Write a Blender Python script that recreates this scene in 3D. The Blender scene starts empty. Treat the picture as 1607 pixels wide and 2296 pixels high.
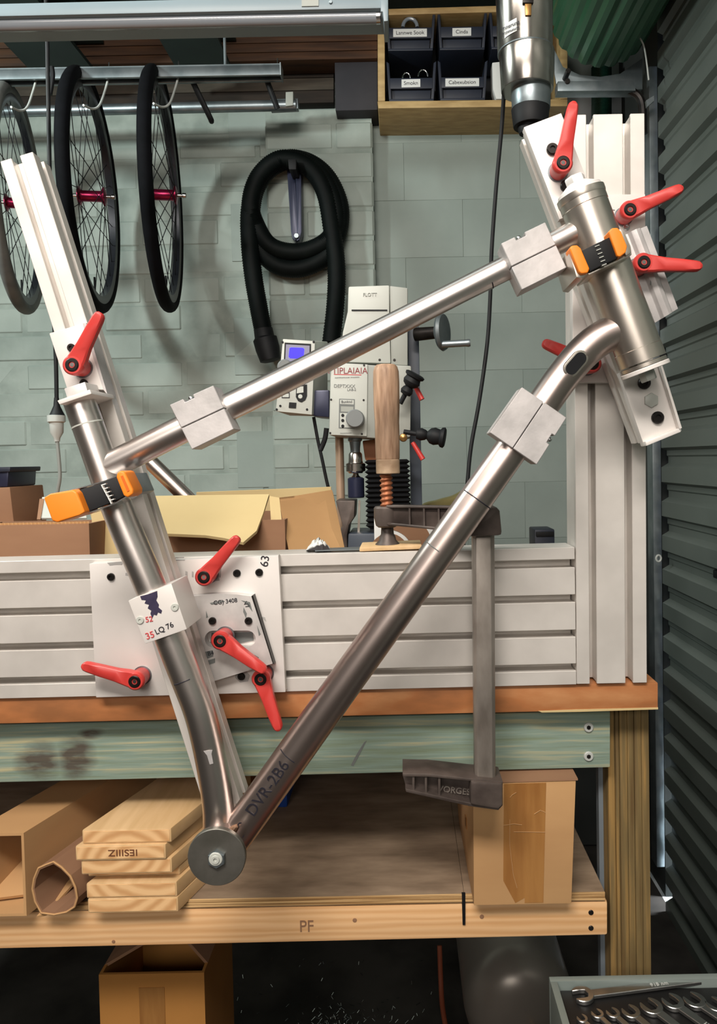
import bpy, bmesh, math, random
from mathutils import Vector as V, Matrix as M
random.seed(7)
sc = bpy.context.scene
COL = sc.collection
PI = math.pi
def rad(a): return math.radians(a)

# ------------------------------------------------------------------ camera
F, U0, V0, H = 1658.0, 903.0, 1079.0, 1.34
PIT, ROLL = rad(1.7), rad(-1.15)
CR = M.Rotation(PI/2-PIT, 3, 'X') @ M.Rotation(ROLL, 3, 'Z')
cd = bpy.data.cameras.new('camera'); cam = bpy.data.objects.new('camera', cd); COL.objects.link(cam)
cd.sensor_fit = 'VERTICAL'; cd.sensor_height = 36; cd.lens = F/2296*36
cd.shift_x = -(U0-803.5)/2296; cd.shift_y = -(1148-V0)/2296
cd.clip_start = .01; cd.clip_end = 50
cam.location = (0, 0, H); cam.rotation_euler = CR.to_euler(); sc.camera = cam

# ------------------------------------------------------------------ world, lamps, exposure
w = bpy.data.worlds.new('world'); sc.world = w; w.use_nodes = True
w.node_tree.nodes['Background'].inputs[0].default_value = (.75, .85, 1, 1)
w.node_tree.nodes['Background'].inputs[1].default_value = .1
def area(name, loc, aim, sx, sy, power, col):
    l = bpy.data.lights.new(name, 'AREA'); l.shape = 'RECTANGLE'; l.size = sx; l.size_y = sy
    l.energy = power; l.color = col
    o = bpy.data.objects.new(name, l); COL.objects.link(o); o.location = loc
    o.rotation_euler = (V(aim)-V(loc)).to_track_quat('-Z', 'Y').to_euler(); return o
area('ceiling_lamp_front', (-.55, -.02, 2.40), (.0, .8, 1.2), 1.2, .30, 8, (1, .91, .82))
area('ceiling_lamp_mid', (-.30, -.72, 2.74), (.0, .85, .95), 1.2, .40, 54, (1, .92, .84))
area('low_fill_lamp', (-.30, -1.20, 1.85), (.05, .9, .85), 1.2, .40, 11, (1, .92, .84))  # unseen low frontal fill, added to light what stands under the shelf
area('ceiling_lamp_rear', (-1.42, 1.05, 2.40), (-.4, 2.6, 1.5), .16, .16, 19, (.88, .98, .94))
area('ceiling_lamp_wide', (-.3, .9, 2.68), (.0, 2.2, 1.0), 1.2, .3, 2.2, (.86, .98, .97))
area('yard_daylight', (1.05, 2.17, .3), (.82, 2.17, 0), .1, .1, 6, (.9, .96, 1))
vs = sc.view_settings
vs.view_transform = 'Standard'; vs.look = 'None'; vs.gamma = 1; vs.use_curve_mapping = False
vs.exposure = 0.22

# ------------------------------------------------------------------ helpers
def P(u, v, Y):
    d = CR @ V(((u-U0)/F, -(v-V0)/F, -1)); t = Y/d.y
    return V((d.x*t, Y, H+d.z*t))
def R(n, Y): return n*Y/F
def lin(c):
    c = c/255
    return c/12.92 if c <= .04045 else ((c+.055)/1.055)**2.4
def rgb(c): return (lin(c[0]), lin(c[1]), lin(c[2]), 1)

def mat(name, c1, c2=None, scale=8, stretch=(1, 1, 1), rough=.5, metal=0, bump=0, bscale=None, lo=.35, hi=.65,
        detail=5, rvar=0, c3=None, wave=None, emit=0, coat=0, spec=None, aniso=0, ior=None, trans=0):
    m = bpy.data.materials.new(name); m.use_nodes = True
    nt = m.node_tree; N = nt.nodes; L = nt.links; b = N['Principled BSDF']
    b.inputs['Roughness'].default_value = rough; b.inputs['Metallic'].default_value = metal
    b.inputs['Base Color'].default_value = rgb(c1)
    if coat: b.inputs['Coat Weight'].default_value = coat; b.inputs['Coat Roughness'].default_value = .15
    if spec is not None: b.inputs['Specular IOR Level'].default_value = spec
    if aniso: b.inputs['Anisotropic'].default_value = aniso
    if trans: b.inputs['Transmission Weight'].default_value = trans
    if emit:
        b.inputs['Emission Color'].default_value = rgb(c1); b.inputs['Emission Strength'].default_value = emit
    tc = N.new('ShaderNodeTexCoord'); mp = N.new('ShaderNodeMapping'); L.new(tc.outputs['Object'], mp.inputs[0])
    mp.inputs['Scale'].default_value = stretch
    no = N.new('ShaderNodeTexNoise'); no.inputs['Scale'].default_value = scale; no.inputs['Detail'].default_value = detail
    L.new(mp.outputs[0], no.inputs['Vector'])
    src = no.outputs['Fac']
    if wave:
        wv = N.new('ShaderNodeTexWave'); wv.wave_type = wave[0]
        if wave[0] == 'BANDS': wv.bands_direction = wave[1]
        else: wv.rings_direction = wave[1]
        wv.inputs['Scale'].default_value = wave[2]; wv.inputs['Distortion'].default_value = wave[3]
        wv.inputs['Detail'].default_value = 3; wv.inputs['Detail Scale'].default_value = 1.2
        L.new(mp.outputs[0], wv.inputs['Vector'])
        mx = N.new('ShaderNodeMath'); mx.operation = 'MULTIPLY_ADD'; mx.inputs[1].default_value = wave[4]
        m2 = N.new('ShaderNodeMath'); m2.operation = 'MULTIPLY'; m2.inputs[1].default_value = 1-wave[4]
        L.new(no.outputs['Fac'], m2.inputs[0]); L.new(wv.outputs['Fac'], mx.inputs[0]); L.new(m2.outputs[0], mx.inputs[2]); src = mx.outputs[0]
    if c2:
        r = N.new('ShaderNodeValToRGB'); e = r.color_ramp.elements
        e[0].position = lo; e[0].color = rgb(c1); e[1].position = hi; e[1].color = rgb(c2)
        if c3:
            k = e.new((lo+hi)/2); k.color = rgb(c3)
        L.new(src, r.inputs[0]); L.new(r.outputs[0], b.inputs['Base Color'])
    if rvar:
        mr = N.new('ShaderNodeMapRange'); mr.inputs['To Min'].default_value = rough-rvar; mr.inputs['To Max'].default_value = rough+rvar
        L.new(no.outputs['Fac'], mr.inputs[0]); L.new(mr.outputs[0], b.inputs['Roughness'])
    if bump:
        bp = N.new('ShaderNodeBump'); bp.inputs['Strength'].default_value = bump; bp.inputs['Distance'].default_value = .004
        if bscale:
            n2 = N.new('ShaderNodeTexNoise'); n2.inputs['Scale'].default_value = bscale; n2.inputs['Detail'].default_value = 6
            L.new(mp.outputs[0], n2.inputs['Vector']); L.new(n2.outputs['Fac'], bp.inputs['Height'])
        else: L.new(src, bp.inputs['Height'])
        L.new(bp.outputs[0], b.inputs['Normal'])
    return m

class MB:
    def __init__(s): s.v = []; s.f = []
    def add(s, vs_, fs):
        o = len(s.v); s.v += [V(x) for x in vs_]; s.f += [tuple(i+o for i in f) for f in fs]; return s
    def hexa(s, a, b):
        return s.add(list(a)+list(b), [(0, 1, 2, 3), (7, 6, 5, 4), (0, 4, 5, 1), (1, 5, 6, 2), (2, 6, 7, 3), (3, 7, 4, 0)])
    def box(s, c, sx, sy, sz, rot=None):
        c = V(c); q = []
        for x, y, z in ((-1, -1, -1), (1, -1, -1), (1, -1, 1), (-1, -1, 1), (-1, 1, -1), (1, 1, -1), (1, 1, 1), (-1, 1, 1)):
            p = V((x*sx/2, y*sy/2, z*sz/2)); q.append(c+(rot@p if rot else p))
        return s.hexa(q[:4], q[4:])
    def prism(s, pts, ext):
        n = len(pts); ext = V(ext)
        return s.add(list(pts)+[p+ext for p in pts],
                     [tuple(range(n)), tuple(reversed(range(n, 2*n)))]+[(i, i+n, (i+1) % n+n, (i+1) % n) for i in range(n)])
    def loft(s, rings, closed=True, caps=True):
        n = len(rings[0]); vs_ = [p for r in rings for p in r]; fs = []
        for k in range(len(rings)-1):
            for i in range(n if closed else n-1):
                j = (i+1) % n; fs.append((k*n+i, k*n+j, (k+1)*n+j, (k+1)*n+i))
        if caps: fs += [tuple(reversed(range(n))), tuple(range((len(rings)-1)*n, len(rings)*n))]
        return s.add(vs_, fs)
    def tube(s, path, rr, n=16, caps=True, up=None):
        path = [V(p) for p in path]; m = len(path)
        if not hasattr(rr, '__len__'): rr = [rr]*m
        rings = []; t0 = (path[1]-path[0]).normalized()
        a = up or (V((0, 1, 0)) if abs(t0.y) < .9 else V((1, 0, 0)))
        x = (a-t0*a.dot(t0)).normalized()
        for i in range(m):
            t = (path[min(i+1, m-1)]-path[max(i-1, 0)])
            if t.length < 1e-9: t = t0
            t = t.normalized(); x = (x-t*x.dot(t)).normalized(); y = t.cross(x)
            rings.append([path[i]+(x*math.cos(2*PI*k/n)+y*math.sin(2*PI*k/n))*rr[i] for k in range(n)])
        return s.loft(rings, True, caps)
    def lathe(s, o, axis, prof, n=24):
        o = V(o); ax = V(axis).normalized(); a = V((0, 0, 1)) if abs(ax.z) < .9 else V((1, 0, 0))
        x = (a-ax*a.dot(ax)).normalized(); y = ax.cross(x)
        rings = [[o+ax*h+(x*math.cos(2*PI*k/n)+y*math.sin(2*PI*k/n))*max(r, 1e-5) for k in range(n)] for r, h in prof]
        return s.loft(rings)
    def bar(s, p0, p1, wd, hd, up=(0, 1, 0)):
        p0, p1 = V(p0), V(p1); t = (p1-p0).normalized(); u = V(up); u = (u-t*u.dot(t)).normalized(); x = t.cross(u)
        q = [x*(a*wd/2)+u*(b*hd/2) for a, b in ((-1, -1), (1, -1), (1, 1), (-1, 1))]
        return s.hexa([p0+k for k in q], [p1+k for k in q])
    def build(s, name, m, parent=None, bevel=0, seg=2, smooth=True, ang=35, loc=None):
        me = bpy.data.meshes.new(name)
        if parent is not None: o0 = WL[parent.name]
        elif loc is not None: o0 = V(loc)
        else:
            lo = [min(p[k] for p in s.v) for k in range(3)]; hi = [max(p[k] for p in s.v) for k in range(3)]
            o0 = V(((lo[0]+hi[0])/2, (lo[1]+hi[1])/2, lo[2]))
        me.from_pydata([p-o0 for p in s.v], [], s.f); me.update()
        bm = bmesh.new(); bm.from_mesh(me); bmesh.ops.recalc_face_normals(bm, faces=bm.faces[:])
        if bevel:
            ed = [e for e in bm.edges if len(e.link_faces) == 2 and e.calc_face_angle(0) > rad(30)]
            bmesh.ops.bevel(bm, geom=ed, offset=bevel, segments=seg, profile=.6, affect='EDGES', clamp_overlap=True)
        bm.to_mesh(me); bm.free()
        if smooth:
            me.polygons.foreach_set('use_smooth', [True]*len(me.polygons)); me.set_sharp_from_angle(angle=rad(ang))
        me.materials.append(m)
        o = bpy.data.objects.new(name, me); COL.objects.link(o)
        if parent is not None: o.parent = parent
        else: o.location = o0
        WL[o.name] = o0
        return o
WL = {}
def tag(o, label, cat, group=None, kind=None):
    o['label'] = label; o['category'] = cat
    if group: o['group'] = group
    if kind: o['kind'] = kind
    return o
def thing(name, label, cat, loc, group=None):
    o = bpy.data.objects.new(name, None); COL.objects.link(o); o.location = loc; o.empty_display_size = .02
    WL[o.name] = V(loc); return tag(o, label, cat, group)
def struct(o, label=None):
    o['kind'] = 'structure'
    if label: o['label'] = label
    return o
def lab(o, label): o['label'] = label; return o
def copy_tree(o, parent=None):
    c = o.copy(); COL.objects.link(c); c.parent = parent
    for ch in o.children: copy_tree(ch, c)
    return c
def catmull(pts, n=8):
    pts = [V(p) for p in pts]; q = [pts[0]*2-pts[1]]+pts+[pts[-1]*2-pts[-2]]; out = []
    for i in range(1, len(q)-2):
        a, b, c, d = q[i-1:i+3]
        for k in range(n):
            t = k/n
            out.append(.5*((2*b)+(c-a)*t+(2*a-5*b+4*c-d)*t*t+(3*b-a-3*c+d)*t**3))
    out.append(pts[-1]); return out
def poly(pts, Y): return [P(u, v, Y) for u, v in pts]
def plate(pts, Y0, Y1, name, m, parent=None, bevel=0, at=None, **k):
    """a flat piece parallel to the jig plane: outline at depth Y0, carried straight back to Y1"""
    q = poly(pts, at or Y0); q = [V((p.x, Y0, p.z)) for p in q]
    return MB().prism(q, (0, Y1-Y0, 0)).build(name, m, parent, bevel, **k)
def holed(outer, inner, Y0, Y1, name, m, parent=None, bevel=0):
    """flat plate with one hole"""
    bm = bmesh.new(); o0 = WL[parent.name] if parent is not None else P(*outer[0], Y0); ed = []
    for lp in (outer, inner):
        vs_ = [bm.verts.new(P(u, v, Y0)-o0) for u, v in lp]
        ed += [bm.edges.new((vs_[i], vs_[(i+1) % len(vs_)])) for i in range(len(vs_))]
    bmesh.ops.triangle_fill(bm, edges=ed, use_beauty=True)
    r = bmesh.ops.extrude_face_region(bm, geom=bm.faces[:])
    bmesh.ops.translate(bm, vec=(0, Y1-Y0, 0), verts=[g for g in r['geom'] if isinstance(g, bmesh.types.BMVert)])
    bmesh.ops.recalc_face_normals(bm, faces=bm.faces[:])
    me = bpy.data.meshes.new(name); bm.to_mesh(me); bm.free(); me.materials.append(m)
    o = bpy.data.objects.new(name, me); COL.objects.link(o)
    if parent is not None: o.parent = parent
    else: o.location = o0
    WL[o.name] = o0; return o
def text(name, s, size, at, m, parent, ang=0, sx=1, ext=.0003, rot=None, align='CENTER'):
    c = bpy.data.curves.new(name, 'FONT'); c.body = s; c.size = size; c.extrude = ext; c.align_x = align; c.align_y = 'CENTER'
    c.materials.append(m); o = bpy.data.objects.new(name, c); COL.objects.link(o)
    rm = rot or (M.Rotation(-ang, 3, 'Y') @ M.Rotation(PI/2, 3, 'X'))
    o.rotation_euler = rm.to_euler(); o.scale = (sx, 1, 1)
    o.parent = parent; o.location = V(at)-WL[parent.name]; WL[o.name] = V(at); return o
def disc(u, v, r, Y0, Y1, n=20):
    c = P(u, v, Y0); q = R(r, Y0)
    return MB().lathe(c, (0, 1, 0), [(q*.85, 0), (q, q*.15), (q, Y1-Y0)], n)

def add_stains(m, o, spots, Y, col):
    """dark stains with a shape of their own, soaked into the wood at fixed places"""
    nt = m.node_tree; N = nt.nodes; L = nt.links; b = N['Principled BSDF']; base = b.inputs['Base Color'].links[0].from_socket
    tc = N.new('ShaderNodeTexCoord'); no = N.new('ShaderNodeTexNoise'); no.inputs['Scale'].default_value = 45; no.inputs['Detail'].default_value = 5
    mp = N.new('ShaderNodeMapping'); mp.inputs['Scale'].default_value = (.6, 1, 2.2); L.new(tc.outputs['Object'], mp.inputs[0]); L.new(mp.outputs[0], no.inputs['Vector'])
    acc = None
    for (u, v), rx, rz in spots:
        c = P(u, v, Y)-WL[o.name]
        s1 = N.new('ShaderNodeVectorMath'); s1.operation = 'SUBTRACT'; L.new(tc.outputs['Object'], s1.inputs[0]); s1.inputs[1].default_value = c
        s2 = N.new('ShaderNodeVectorMath'); s2.operation = 'MULTIPLY'; L.new(s1.outputs[0], s2.inputs[0]); s2.inputs[1].default_value = (1/rx, 0, 1/rz)
        s3 = N.new('ShaderNodeVectorMath'); s3.operation = 'LENGTH'; L.new(s2.outputs[0], s3.inputs[0])
        mr = N.new('ShaderNodeMapRange'); mr.inputs['From Min'].default_value = .35; mr.inputs['From Max'].default_value = 1.15; mr.inputs['To Min'].default_value = 1; mr.inputs['To Max'].default_value = 0
        L.new(s3.outputs['Value'], mr.inputs[0])
        if acc is None: acc = mr.outputs[0]
        else:
            mx = N.new('ShaderNodeMath'); mx.operation = 'MAXIMUM'; L.new(acc, mx.inputs[0]); L.new(mr.outputs[0], mx.inputs[1]); acc = mx.outputs[0]
    ml = N.new('ShaderNodeMath'); ml.operation = 'MULTIPLY'; L.new(acc, ml.inputs[0]); L.new(no.outputs['Fac'], ml.inputs[1])
    rp = N.new('ShaderNodeMapRange'); rp.inputs['From Min'].default_value = .16; rp.inputs['From Max'].default_value = .5; rp.inputs['To Max'].default_value = .85; L.new(ml.outputs[0], rp.inputs[0])
    mi = N.new('ShaderNodeMix'); mi.data_type = 'RGBA'; L.new(rp.outputs[0], mi.inputs[0]); L.new(base, mi.inputs[6]); mi.inputs[7].default_value = rgb(col); L.new(mi.outputs[2], b.inputs['Base Color'])

# ------------------------------------------------------------------ materials
mBrick = mat('painted_brick', (146, 157, 150), (167, 177, 170), scale=5, rough=.75, bump=.35, bscale=28, lo=.3, hi=.7)
mBrick2 = mat('painted_brick_darker', (138, 149, 142), (165, 175, 168), scale=7, rough=.75, bump=.4, bscale=24, lo=.3, hi=.7)
mRender = mat('painted_block', (138, 150, 144), (154, 165, 159), scale=3, rough=.7, bump=.25, bscale=18)
mMortar = mat('mortar', (136, 147, 140), (160, 170, 163), scale=14, rough=.9, bump=.3)
mFloor = mat('concrete_floor', (40, 37, 34), (70, 66, 62), scale=6, rough=.85, bump=.2)
mRoom = mat('room_paint', (121, 119, 115), (127, 125, 121), scale=2, rough=.8)
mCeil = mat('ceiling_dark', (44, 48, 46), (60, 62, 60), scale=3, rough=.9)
mDoor = mat('roller_door_paint', (90, 99, 94), (104, 112, 107), scale=3, rough=.42, metal=.15, rvar=.08, bump=.05, bscale=20)
mDrum = mat('drum_paint', (40, 84, 58), (52, 100, 72), scale=4, rough=.35, rvar=.05)
mBlack = mat('black_plastic', (14, 15, 17), (22, 23, 26), scale=20, rough=.6, spec=.3)
mBlackM = mat('black_oxide_steel', (26, 23, 22), (44, 40, 38), scale=40, rough=.4, metal=.6)
mRubber = mat('black_rubber', (6, 7, 10), (10, 11, 15), scale=30, rough=.85, spec=.12)
mGreyTyre = mat('grey_tyre', (92, 94, 92), (120, 121, 116), scale=10, rough=.7)
mAlu = mat('anodised_aluminium', (216, 211, 205), (228, 223, 217), scale=20, stretch=(1, 1, 1), rough=.42, metal=.35, rvar=.04)
mAluP = mat('machined_aluminium', (176, 173, 172), (200, 196, 195), scale=30, rough=.5, metal=.25, rvar=.08, bump=.05, bscale=200)
mWhite = mat('pale_plate', (218, 213, 208), (232, 227, 223), scale=9, rough=.45, metal=.15, rvar=.05)
mPlateG = mat('scuffed_plate', (188, 186, 184), (226, 222, 219), scale=26, rough=.4, metal=.35, rvar=.08)
def steel(name, c1, c2, rough=.36, stretch=(40, 40, 2)):
    return mat(name, c1, c2, scale=9, rough=rough, metal=1.0, rvar=.02, lo=.2, hi=.8, detail=2)
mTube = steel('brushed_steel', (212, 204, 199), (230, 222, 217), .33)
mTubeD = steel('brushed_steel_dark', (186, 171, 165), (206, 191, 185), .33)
mTubeH = steel('satin_steel', (210, 202, 192), (226, 218, 208), .35)
mStain = steel('stainless', (170, 165, 158), (188, 182, 176), .22)
mChrome = mat('bright_steel', (200, 200, 200), (215, 215, 215), scale=20, rough=.2, metal=1)
mGalv = mat('galvanised_steel', (120, 130, 134), (148, 156, 160), scale=18, rough=.38, metal=.8)
mCast = mat('cast_iron_brown', (70, 61, 57), (108, 97, 91), scale=24, rough=.5, metal=.4, bump=.25)
mBarS = mat('worn_bar_steel', (128, 120, 112), (172, 164, 156), scale=14, stretch=(3, 3, 1), rough=.4, metal=.6, bump=.06)
mRed = mat('red_lever', (190, 52, 48), (200, 60, 55), scale=20, rough=.42, coat=.1)
mOrange = mat('orange_grip', (246, 128, 26), (252, 142, 38), scale=14, rough=.5)
mWeld = mat('weld_bead', (150, 112, 86), (190, 160, 136), scale=60, rough=.4, metal=.85, bump=.5)
mInk = mat('black_ink', (28, 26, 36), rough=.6)
mInkP = mat('purple_ink', (46, 40, 66), (66, 58, 84), scale=60, rough=.5)
mInkR = mat('red_ink', (200, 66, 70), rough=.6)
mInkG = mat('grey_print', (110, 114, 112), rough=.6)
mSmear = mat('grey_smear', (150, 147, 145), (180, 177, 174), scale=60, rough=.5)
mSlate = mat('slate_plastic', (30, 36, 50), (38, 45, 60), scale=10, rough=.5)
mNavy = mat('navy_metal', (36, 40, 62), (46, 50, 74), scale=8, rough=.35, metal=.3)
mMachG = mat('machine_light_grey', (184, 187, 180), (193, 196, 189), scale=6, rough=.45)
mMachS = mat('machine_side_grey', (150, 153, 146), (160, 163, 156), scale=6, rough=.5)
mMachD = mat('machine_slate', (62, 70, 82), (74, 82, 94), scale=6, rough=.45)
mKnob = mat('knob_grey', (112, 116, 116), (122, 126, 126), scale=10, rough=.5)
mScreen = mat('blue_screen', (24, 0, 255), emit=1.6, rough=.4)
mScreenG = mat('screen_grey', (128, 126, 150), rough=.35)
mWoodTop = mat('varnished_ply', (148, 98, 62), (196, 140, 94), scale=5, stretch=(3, 8, 8), rough=.42, bump=.08, c3=(176, 114, 70), lo=.3, hi=.72)
mTreated = mat('treated_pine_rail', (124, 138, 114), (188, 180, 140), scale=7, stretch=(1.2, 14, 26), rough=.75, bump=.2, c3=(134, 154, 142), lo=.28, hi=.72)
mLeg = mat('weathered_post', (94, 72, 38), (150, 118, 66), scale=5, stretch=(26, 26, 1.4), rough=.75, bump=.25, c3=(112, 94, 58), lo=.3, hi=.7)
mPine = mat('pine', (222, 170, 116), (243, 200, 150), scale=5, stretch=(1.2, 8, 16), rough=.6, bump=.06, wave=('BANDS', 'Z', 2.2, 7, .4), lo=.2, hi=.8)
mPineEnd = mat('pine_end', (206, 156, 104), (236, 194, 142), scale=6, stretch=(1, 1, 1), rough=.65, wave=('RINGS', 'Y', 22, 2.2, .75), lo=.1, hi=.8)
mPineTop = mat('pine_board', (202, 166, 118), (224, 190, 144), scale=5, stretch=(14, 1.4, 8), rough=.6, lo=.3, hi=.7)
mPly = mat('plywood_shelf', (120, 101, 82), (160, 139, 116), scale=5, stretch=(3, 9, 9), rough=.75, lo=.3, hi=.7)
mPlyEdge = mat('ply_edge', (150, 112, 66), (222, 184, 130), scale=5, stretch=(1, 1, 150), rough=.7, lo=.4, hi=.6)
mCabW = mat('cabinet_pine', (172, 142, 92), (196, 166, 114), scale=5, stretch=(3, 12, 12), rough=.6)
mCard = mat('cardboard', (186, 144, 98), (196, 154, 106), scale=6, stretch=(1, 1, 3), rough=.85, bump=.05)
mCardO = mat('cardboard_orange', (176, 122, 58), (188, 132, 66), scale=6, rough=.8)
mCardY = mat('cardboard_yellow', (202, 178, 128), (212, 190, 140), scale=4, rough=.8)
mCardD = mat('cardboard_brown', (140, 104, 78), (152, 115, 87), scale=6, stretch=(1, 1, 4), rough=.85)
mTape = mat('packing_tape', (150, 102, 54), (170, 122, 68), scale=9, stretch=(8, 1, 1), rough=.3)
mRack = mat('rack_timber', (52, 32, 19), (88, 57, 32), scale=4, stretch=(1.5, 10, 18), rough=.75, lo=.3, hi=.7)
mRackD = mat('rack_timber_dark', (30, 24, 19), (46, 36, 28), scale=4, stretch=(1.5, 10, 18), rough=.85)
mRackP = mat('rack_board_pale', (58, 52, 44), (76, 68, 58), scale=5, stretch=(1.5, 8, 10), rough=.85)
mGreenB = mat('green_steel_beam', (22, 38, 36), (32, 50, 46), scale=5, rough=.6)
mHose = mat('hose_dark', (6, 11, 11), (10, 16, 15), scale=30, rough=.6, spec=.12)
mGreenH = mat('green_hose', (14, 52, 40), (24, 68, 52), scale=30, rough=.4)
mMaroon = mat('maroon_anodised', (120, 22, 56), (140, 30, 66), scale=10, rough=.25, metal=.8)
mLampW = mat('lamp_white', (122, 138, 146), (132, 147, 154), scale=4, rough=.4)
mGlassT = mat('lamp_tube_white', (128, 134, 141), (136, 141, 147), scale=4, rough=.18, coat=.5)
mPaper = mat('paper_white', (226, 228, 226), rough=.7)
mPlugW = mat('plug_grey_white', (176, 180, 176), (186, 190, 186), scale=12, rough=.45)
mCordG = mat('cord_grey', (134, 138, 134), rough=.5)
mHandle = mat('worn_wood_handle', (136, 104, 80), (200, 166, 138), scale=26, stretch=(8, 8, .9), rough=.55, bump=.12, lo=.3, hi=.7)
mFerrule = mat('worn_ferrule', (150, 124, 98), (188, 162, 134), scale=60, rough=.6, bump=.2)
mRust = mat('rusty_thread', (132, 78, 50), (176, 112, 78), scale=40, rough=.5, metal=.6, bump=.2)
mTank = mat('tank_grey', (160, 152, 144), (172, 165, 156), scale=4, rough=.32, metal=.3)
mBrass = mat('old_brass', (140, 106, 62), (170, 130, 80), scale=30, rough=.35, metal=.9)
mTray = mat('tray_black', (14, 14, 15), (24, 23, 23), scale=18, rough=.5)
mChest = mat('chest_grey_green', (128, 140, 136), (142, 152, 148), scale=8, rough=.4, metal=.2)
mChestR = mat('chest_red_brown', (150, 76, 50), (164, 88, 60), scale=8, rough=.5)
mWrench = mat('wrench_steel', (150, 150, 148), (176, 176, 174), scale=20, rough=.3, metal=.95)
mYell = mat('yellow_green_foam', (186, 184, 70), (198, 196, 84), scale=10, rough=.8)
mOlive = mat('olive_foam', (112, 104, 60), (126, 118, 72), scale=10, rough=.8)
mBlue = mat('blue_crate', (24, 66, 150), (30, 76, 164), scale=6, rough=.5)
mDaylit = mat('daylit_white', (222, 232, 238), (232, 240, 244), scale=6, rough=.7)
mBrushG = mat('green_paint_board', (70, 116, 100), (84, 130, 112), scale=5, rough=.6)

# ------------------------------------------------------------------ the room
YW = 2.60
b = MB().box((0, YW+.0335, 1.4), 5.2, .1, 3.0); wall = struct(b.build('wall_back', mMortar), 'painted pale green brick wall')
b = MB().box((-1.02, .7, -.05), 3.56, 4.2, .1); struct(b.build('floor', mFloor), 'dark concrete floor')
b = MB().box((-.85, .65, 2.86), 3.6, 4.1, .1); struct(b.build('ceiling', mCeil), 'dark ceiling')
b = MB().box((-2.6, .65, 1.4), .1, 4.1, 3.0); struct(b.build('wall_left', mRoom))
b = MB().box((-.85, -1.4, 1.4), 3.6, .1, 3.0); struct(b.build('wall_front', mRoom))
# bricks: a unit brick shared by all, painted over
def unit_brick(name, sx, sz, m, dep=.05, bev=.007):
    mb = MB().box((0, 0, 0), sx, dep, sz)
    me = bpy.data.meshes.new(name); me.from_pydata(mb.v, [], mb.f)
    bm = bmesh.new(); bm.from_mesh(me); bmesh.ops.recalc_face_normals(bm, faces=bm.faces[:])
    bmesh.ops.bevel(bm, geom=bm.edges[:], offset=bev, segments=1, affect='EDGES'); bm.to_mesh(me); bm.free(); me.materials.append(m); return me
def put(me, name, c, parent, s=(1, 1, 1), rz=0):
    o = bpy.data.objects.new(name, me); COL.objects.link(o); o.parent = parent; o.location = V(c)-WL[parent.name]
    o.scale = s; o.rotation_euler = (random.uniform(-.004, .004), 0, rz+random.uniform(-.006, .006)); WL[o.name] = V(c); return o
CH, CL, MJ = .0975, .275, .007
XA, XP0, XP1 = -2.54, P(604, 700, YW-.06).x, P(846, 700, YW-.06).x
ub = [unit_brick('brick', CL-MJ, CH-MJ, mBrick), unit_brick('brick', CL-MJ, CH-MJ, mBrick2)]
uh = [unit_brick('half_brick', CL/2-MJ, CH-MJ, mBrick)]
z0 = .92
ztop = P(300, 262, YW).z
k = 0
while z0+CH*(k+1) < ztop+.02:
    z = z0+CH*(k+.5); x = XA+(CL/2 if k % 2 else 0)
    while x+CL/2 < XP0+.14:
        put(random.choice(ub), 'brick', (x+CL/2, YW+.006+random.uniform(-.003, .003), z+random.uniform(-.002, .002)), wall); x += CL
    k += 1
pier = MB().box(((XP0+XP1)/2, YW-.0535, (z0+P(700, 250, 2.54).z)/2), XP1-XP0-.012, .05, P(700, 250, 2.54).z-z0-.01).build('wall_pier', mMortar); struct(pier, 'brick pier standing proud of the back wall')
PW = (XP1-XP0); pu = unit_brick('brick', PW*.64-MJ, CH-MJ, mBrick); ph = unit_brick('brick', PW*.36-MJ, CH-MJ, mBrick2)
k = 0
while z0+CH*(k+1) < P(700, 248, 2.54).z+.01:
    z = z0+CH*(k+.5)
    for (me, off) in ((pu, .32 if k % 2 else .68), (ph, .82 if k % 2 else .18)):
        put(me, 'brick', (XP0+PW*off, YW-.0575+random.uniform(-.002, .002), z), pier)
    k += 1
bk = unit_brick('block', .3998, .1959, mRender, bev=.0009)
for k in range(10):
    for i in range(-1, 3):
        put(bk, 'block', (XP1+.10+(i+(.5 if k % 2 else 0))*.4, YW+.004+random.uniform(-.0006, .0006), .86+.196*(k+.5)), wall)

MB().box((-.6, YW-.10, .50), 2.7, .02, .98).build('wall_shade_sheet', mCeil).__setitem__('kind', 'structure')  # dark sheet added where the low wall under the bench only lies in shade
# roller door: corrugated curtain on the right, its guide and its drum
XD = .745
def door_profile():
    pts = []; z = -.002; p = .098
    while z < 2.62:
        for dz, dx in ((0, 0), (.030, 0), (.042, .020), (.060, .020), (.064, .016), (.078, .016), (.086, 0)):
            pts.append((XD+dx-.0, z+dz))
        z += p
    return pts
dp = door_profile(); ny = 6; ys = [2.13-(2.13+1.35)*i/ny for i in range(ny+1)]
mb = MB()
mb.loft([[V((x, y, z)) for x, z in dp] for y in ys], closed=False, caps=False)
mb.loft([[V((x+.002, y, z)) for x, z in dp] for y in ys], closed=False, caps=False)
struct(mb.build('door_1', mDoor, ang=20), 'grey-green corrugated roller door on the right')
mb = MB()
mb.hexa([V((XD-.018, 2.15, .12)), V((XD+.006, 2.15, .12)), V((XD+.006, 2.15, 2.45)), V((XD-.018, 2.15, 2.45))],
        [V((XD-.018, 2.20, .12)), V((XD+.006, 2.20, .12)), V((XD+.006, 2.20, 2.45)), V((XD-.018, 2.20, 2.45))])
struct(mb.build('trim_1', mGalv, bevel=.002), 'galvanised guide track of the roller door')
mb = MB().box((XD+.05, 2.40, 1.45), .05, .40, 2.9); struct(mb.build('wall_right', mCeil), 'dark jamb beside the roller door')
mb = MB().box((1.56, 1.0, -.05), 1.6, 3.6, .1); struct(mb.build('floor_yard', mDaylit), 'pale ground outside the roller door')

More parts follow.
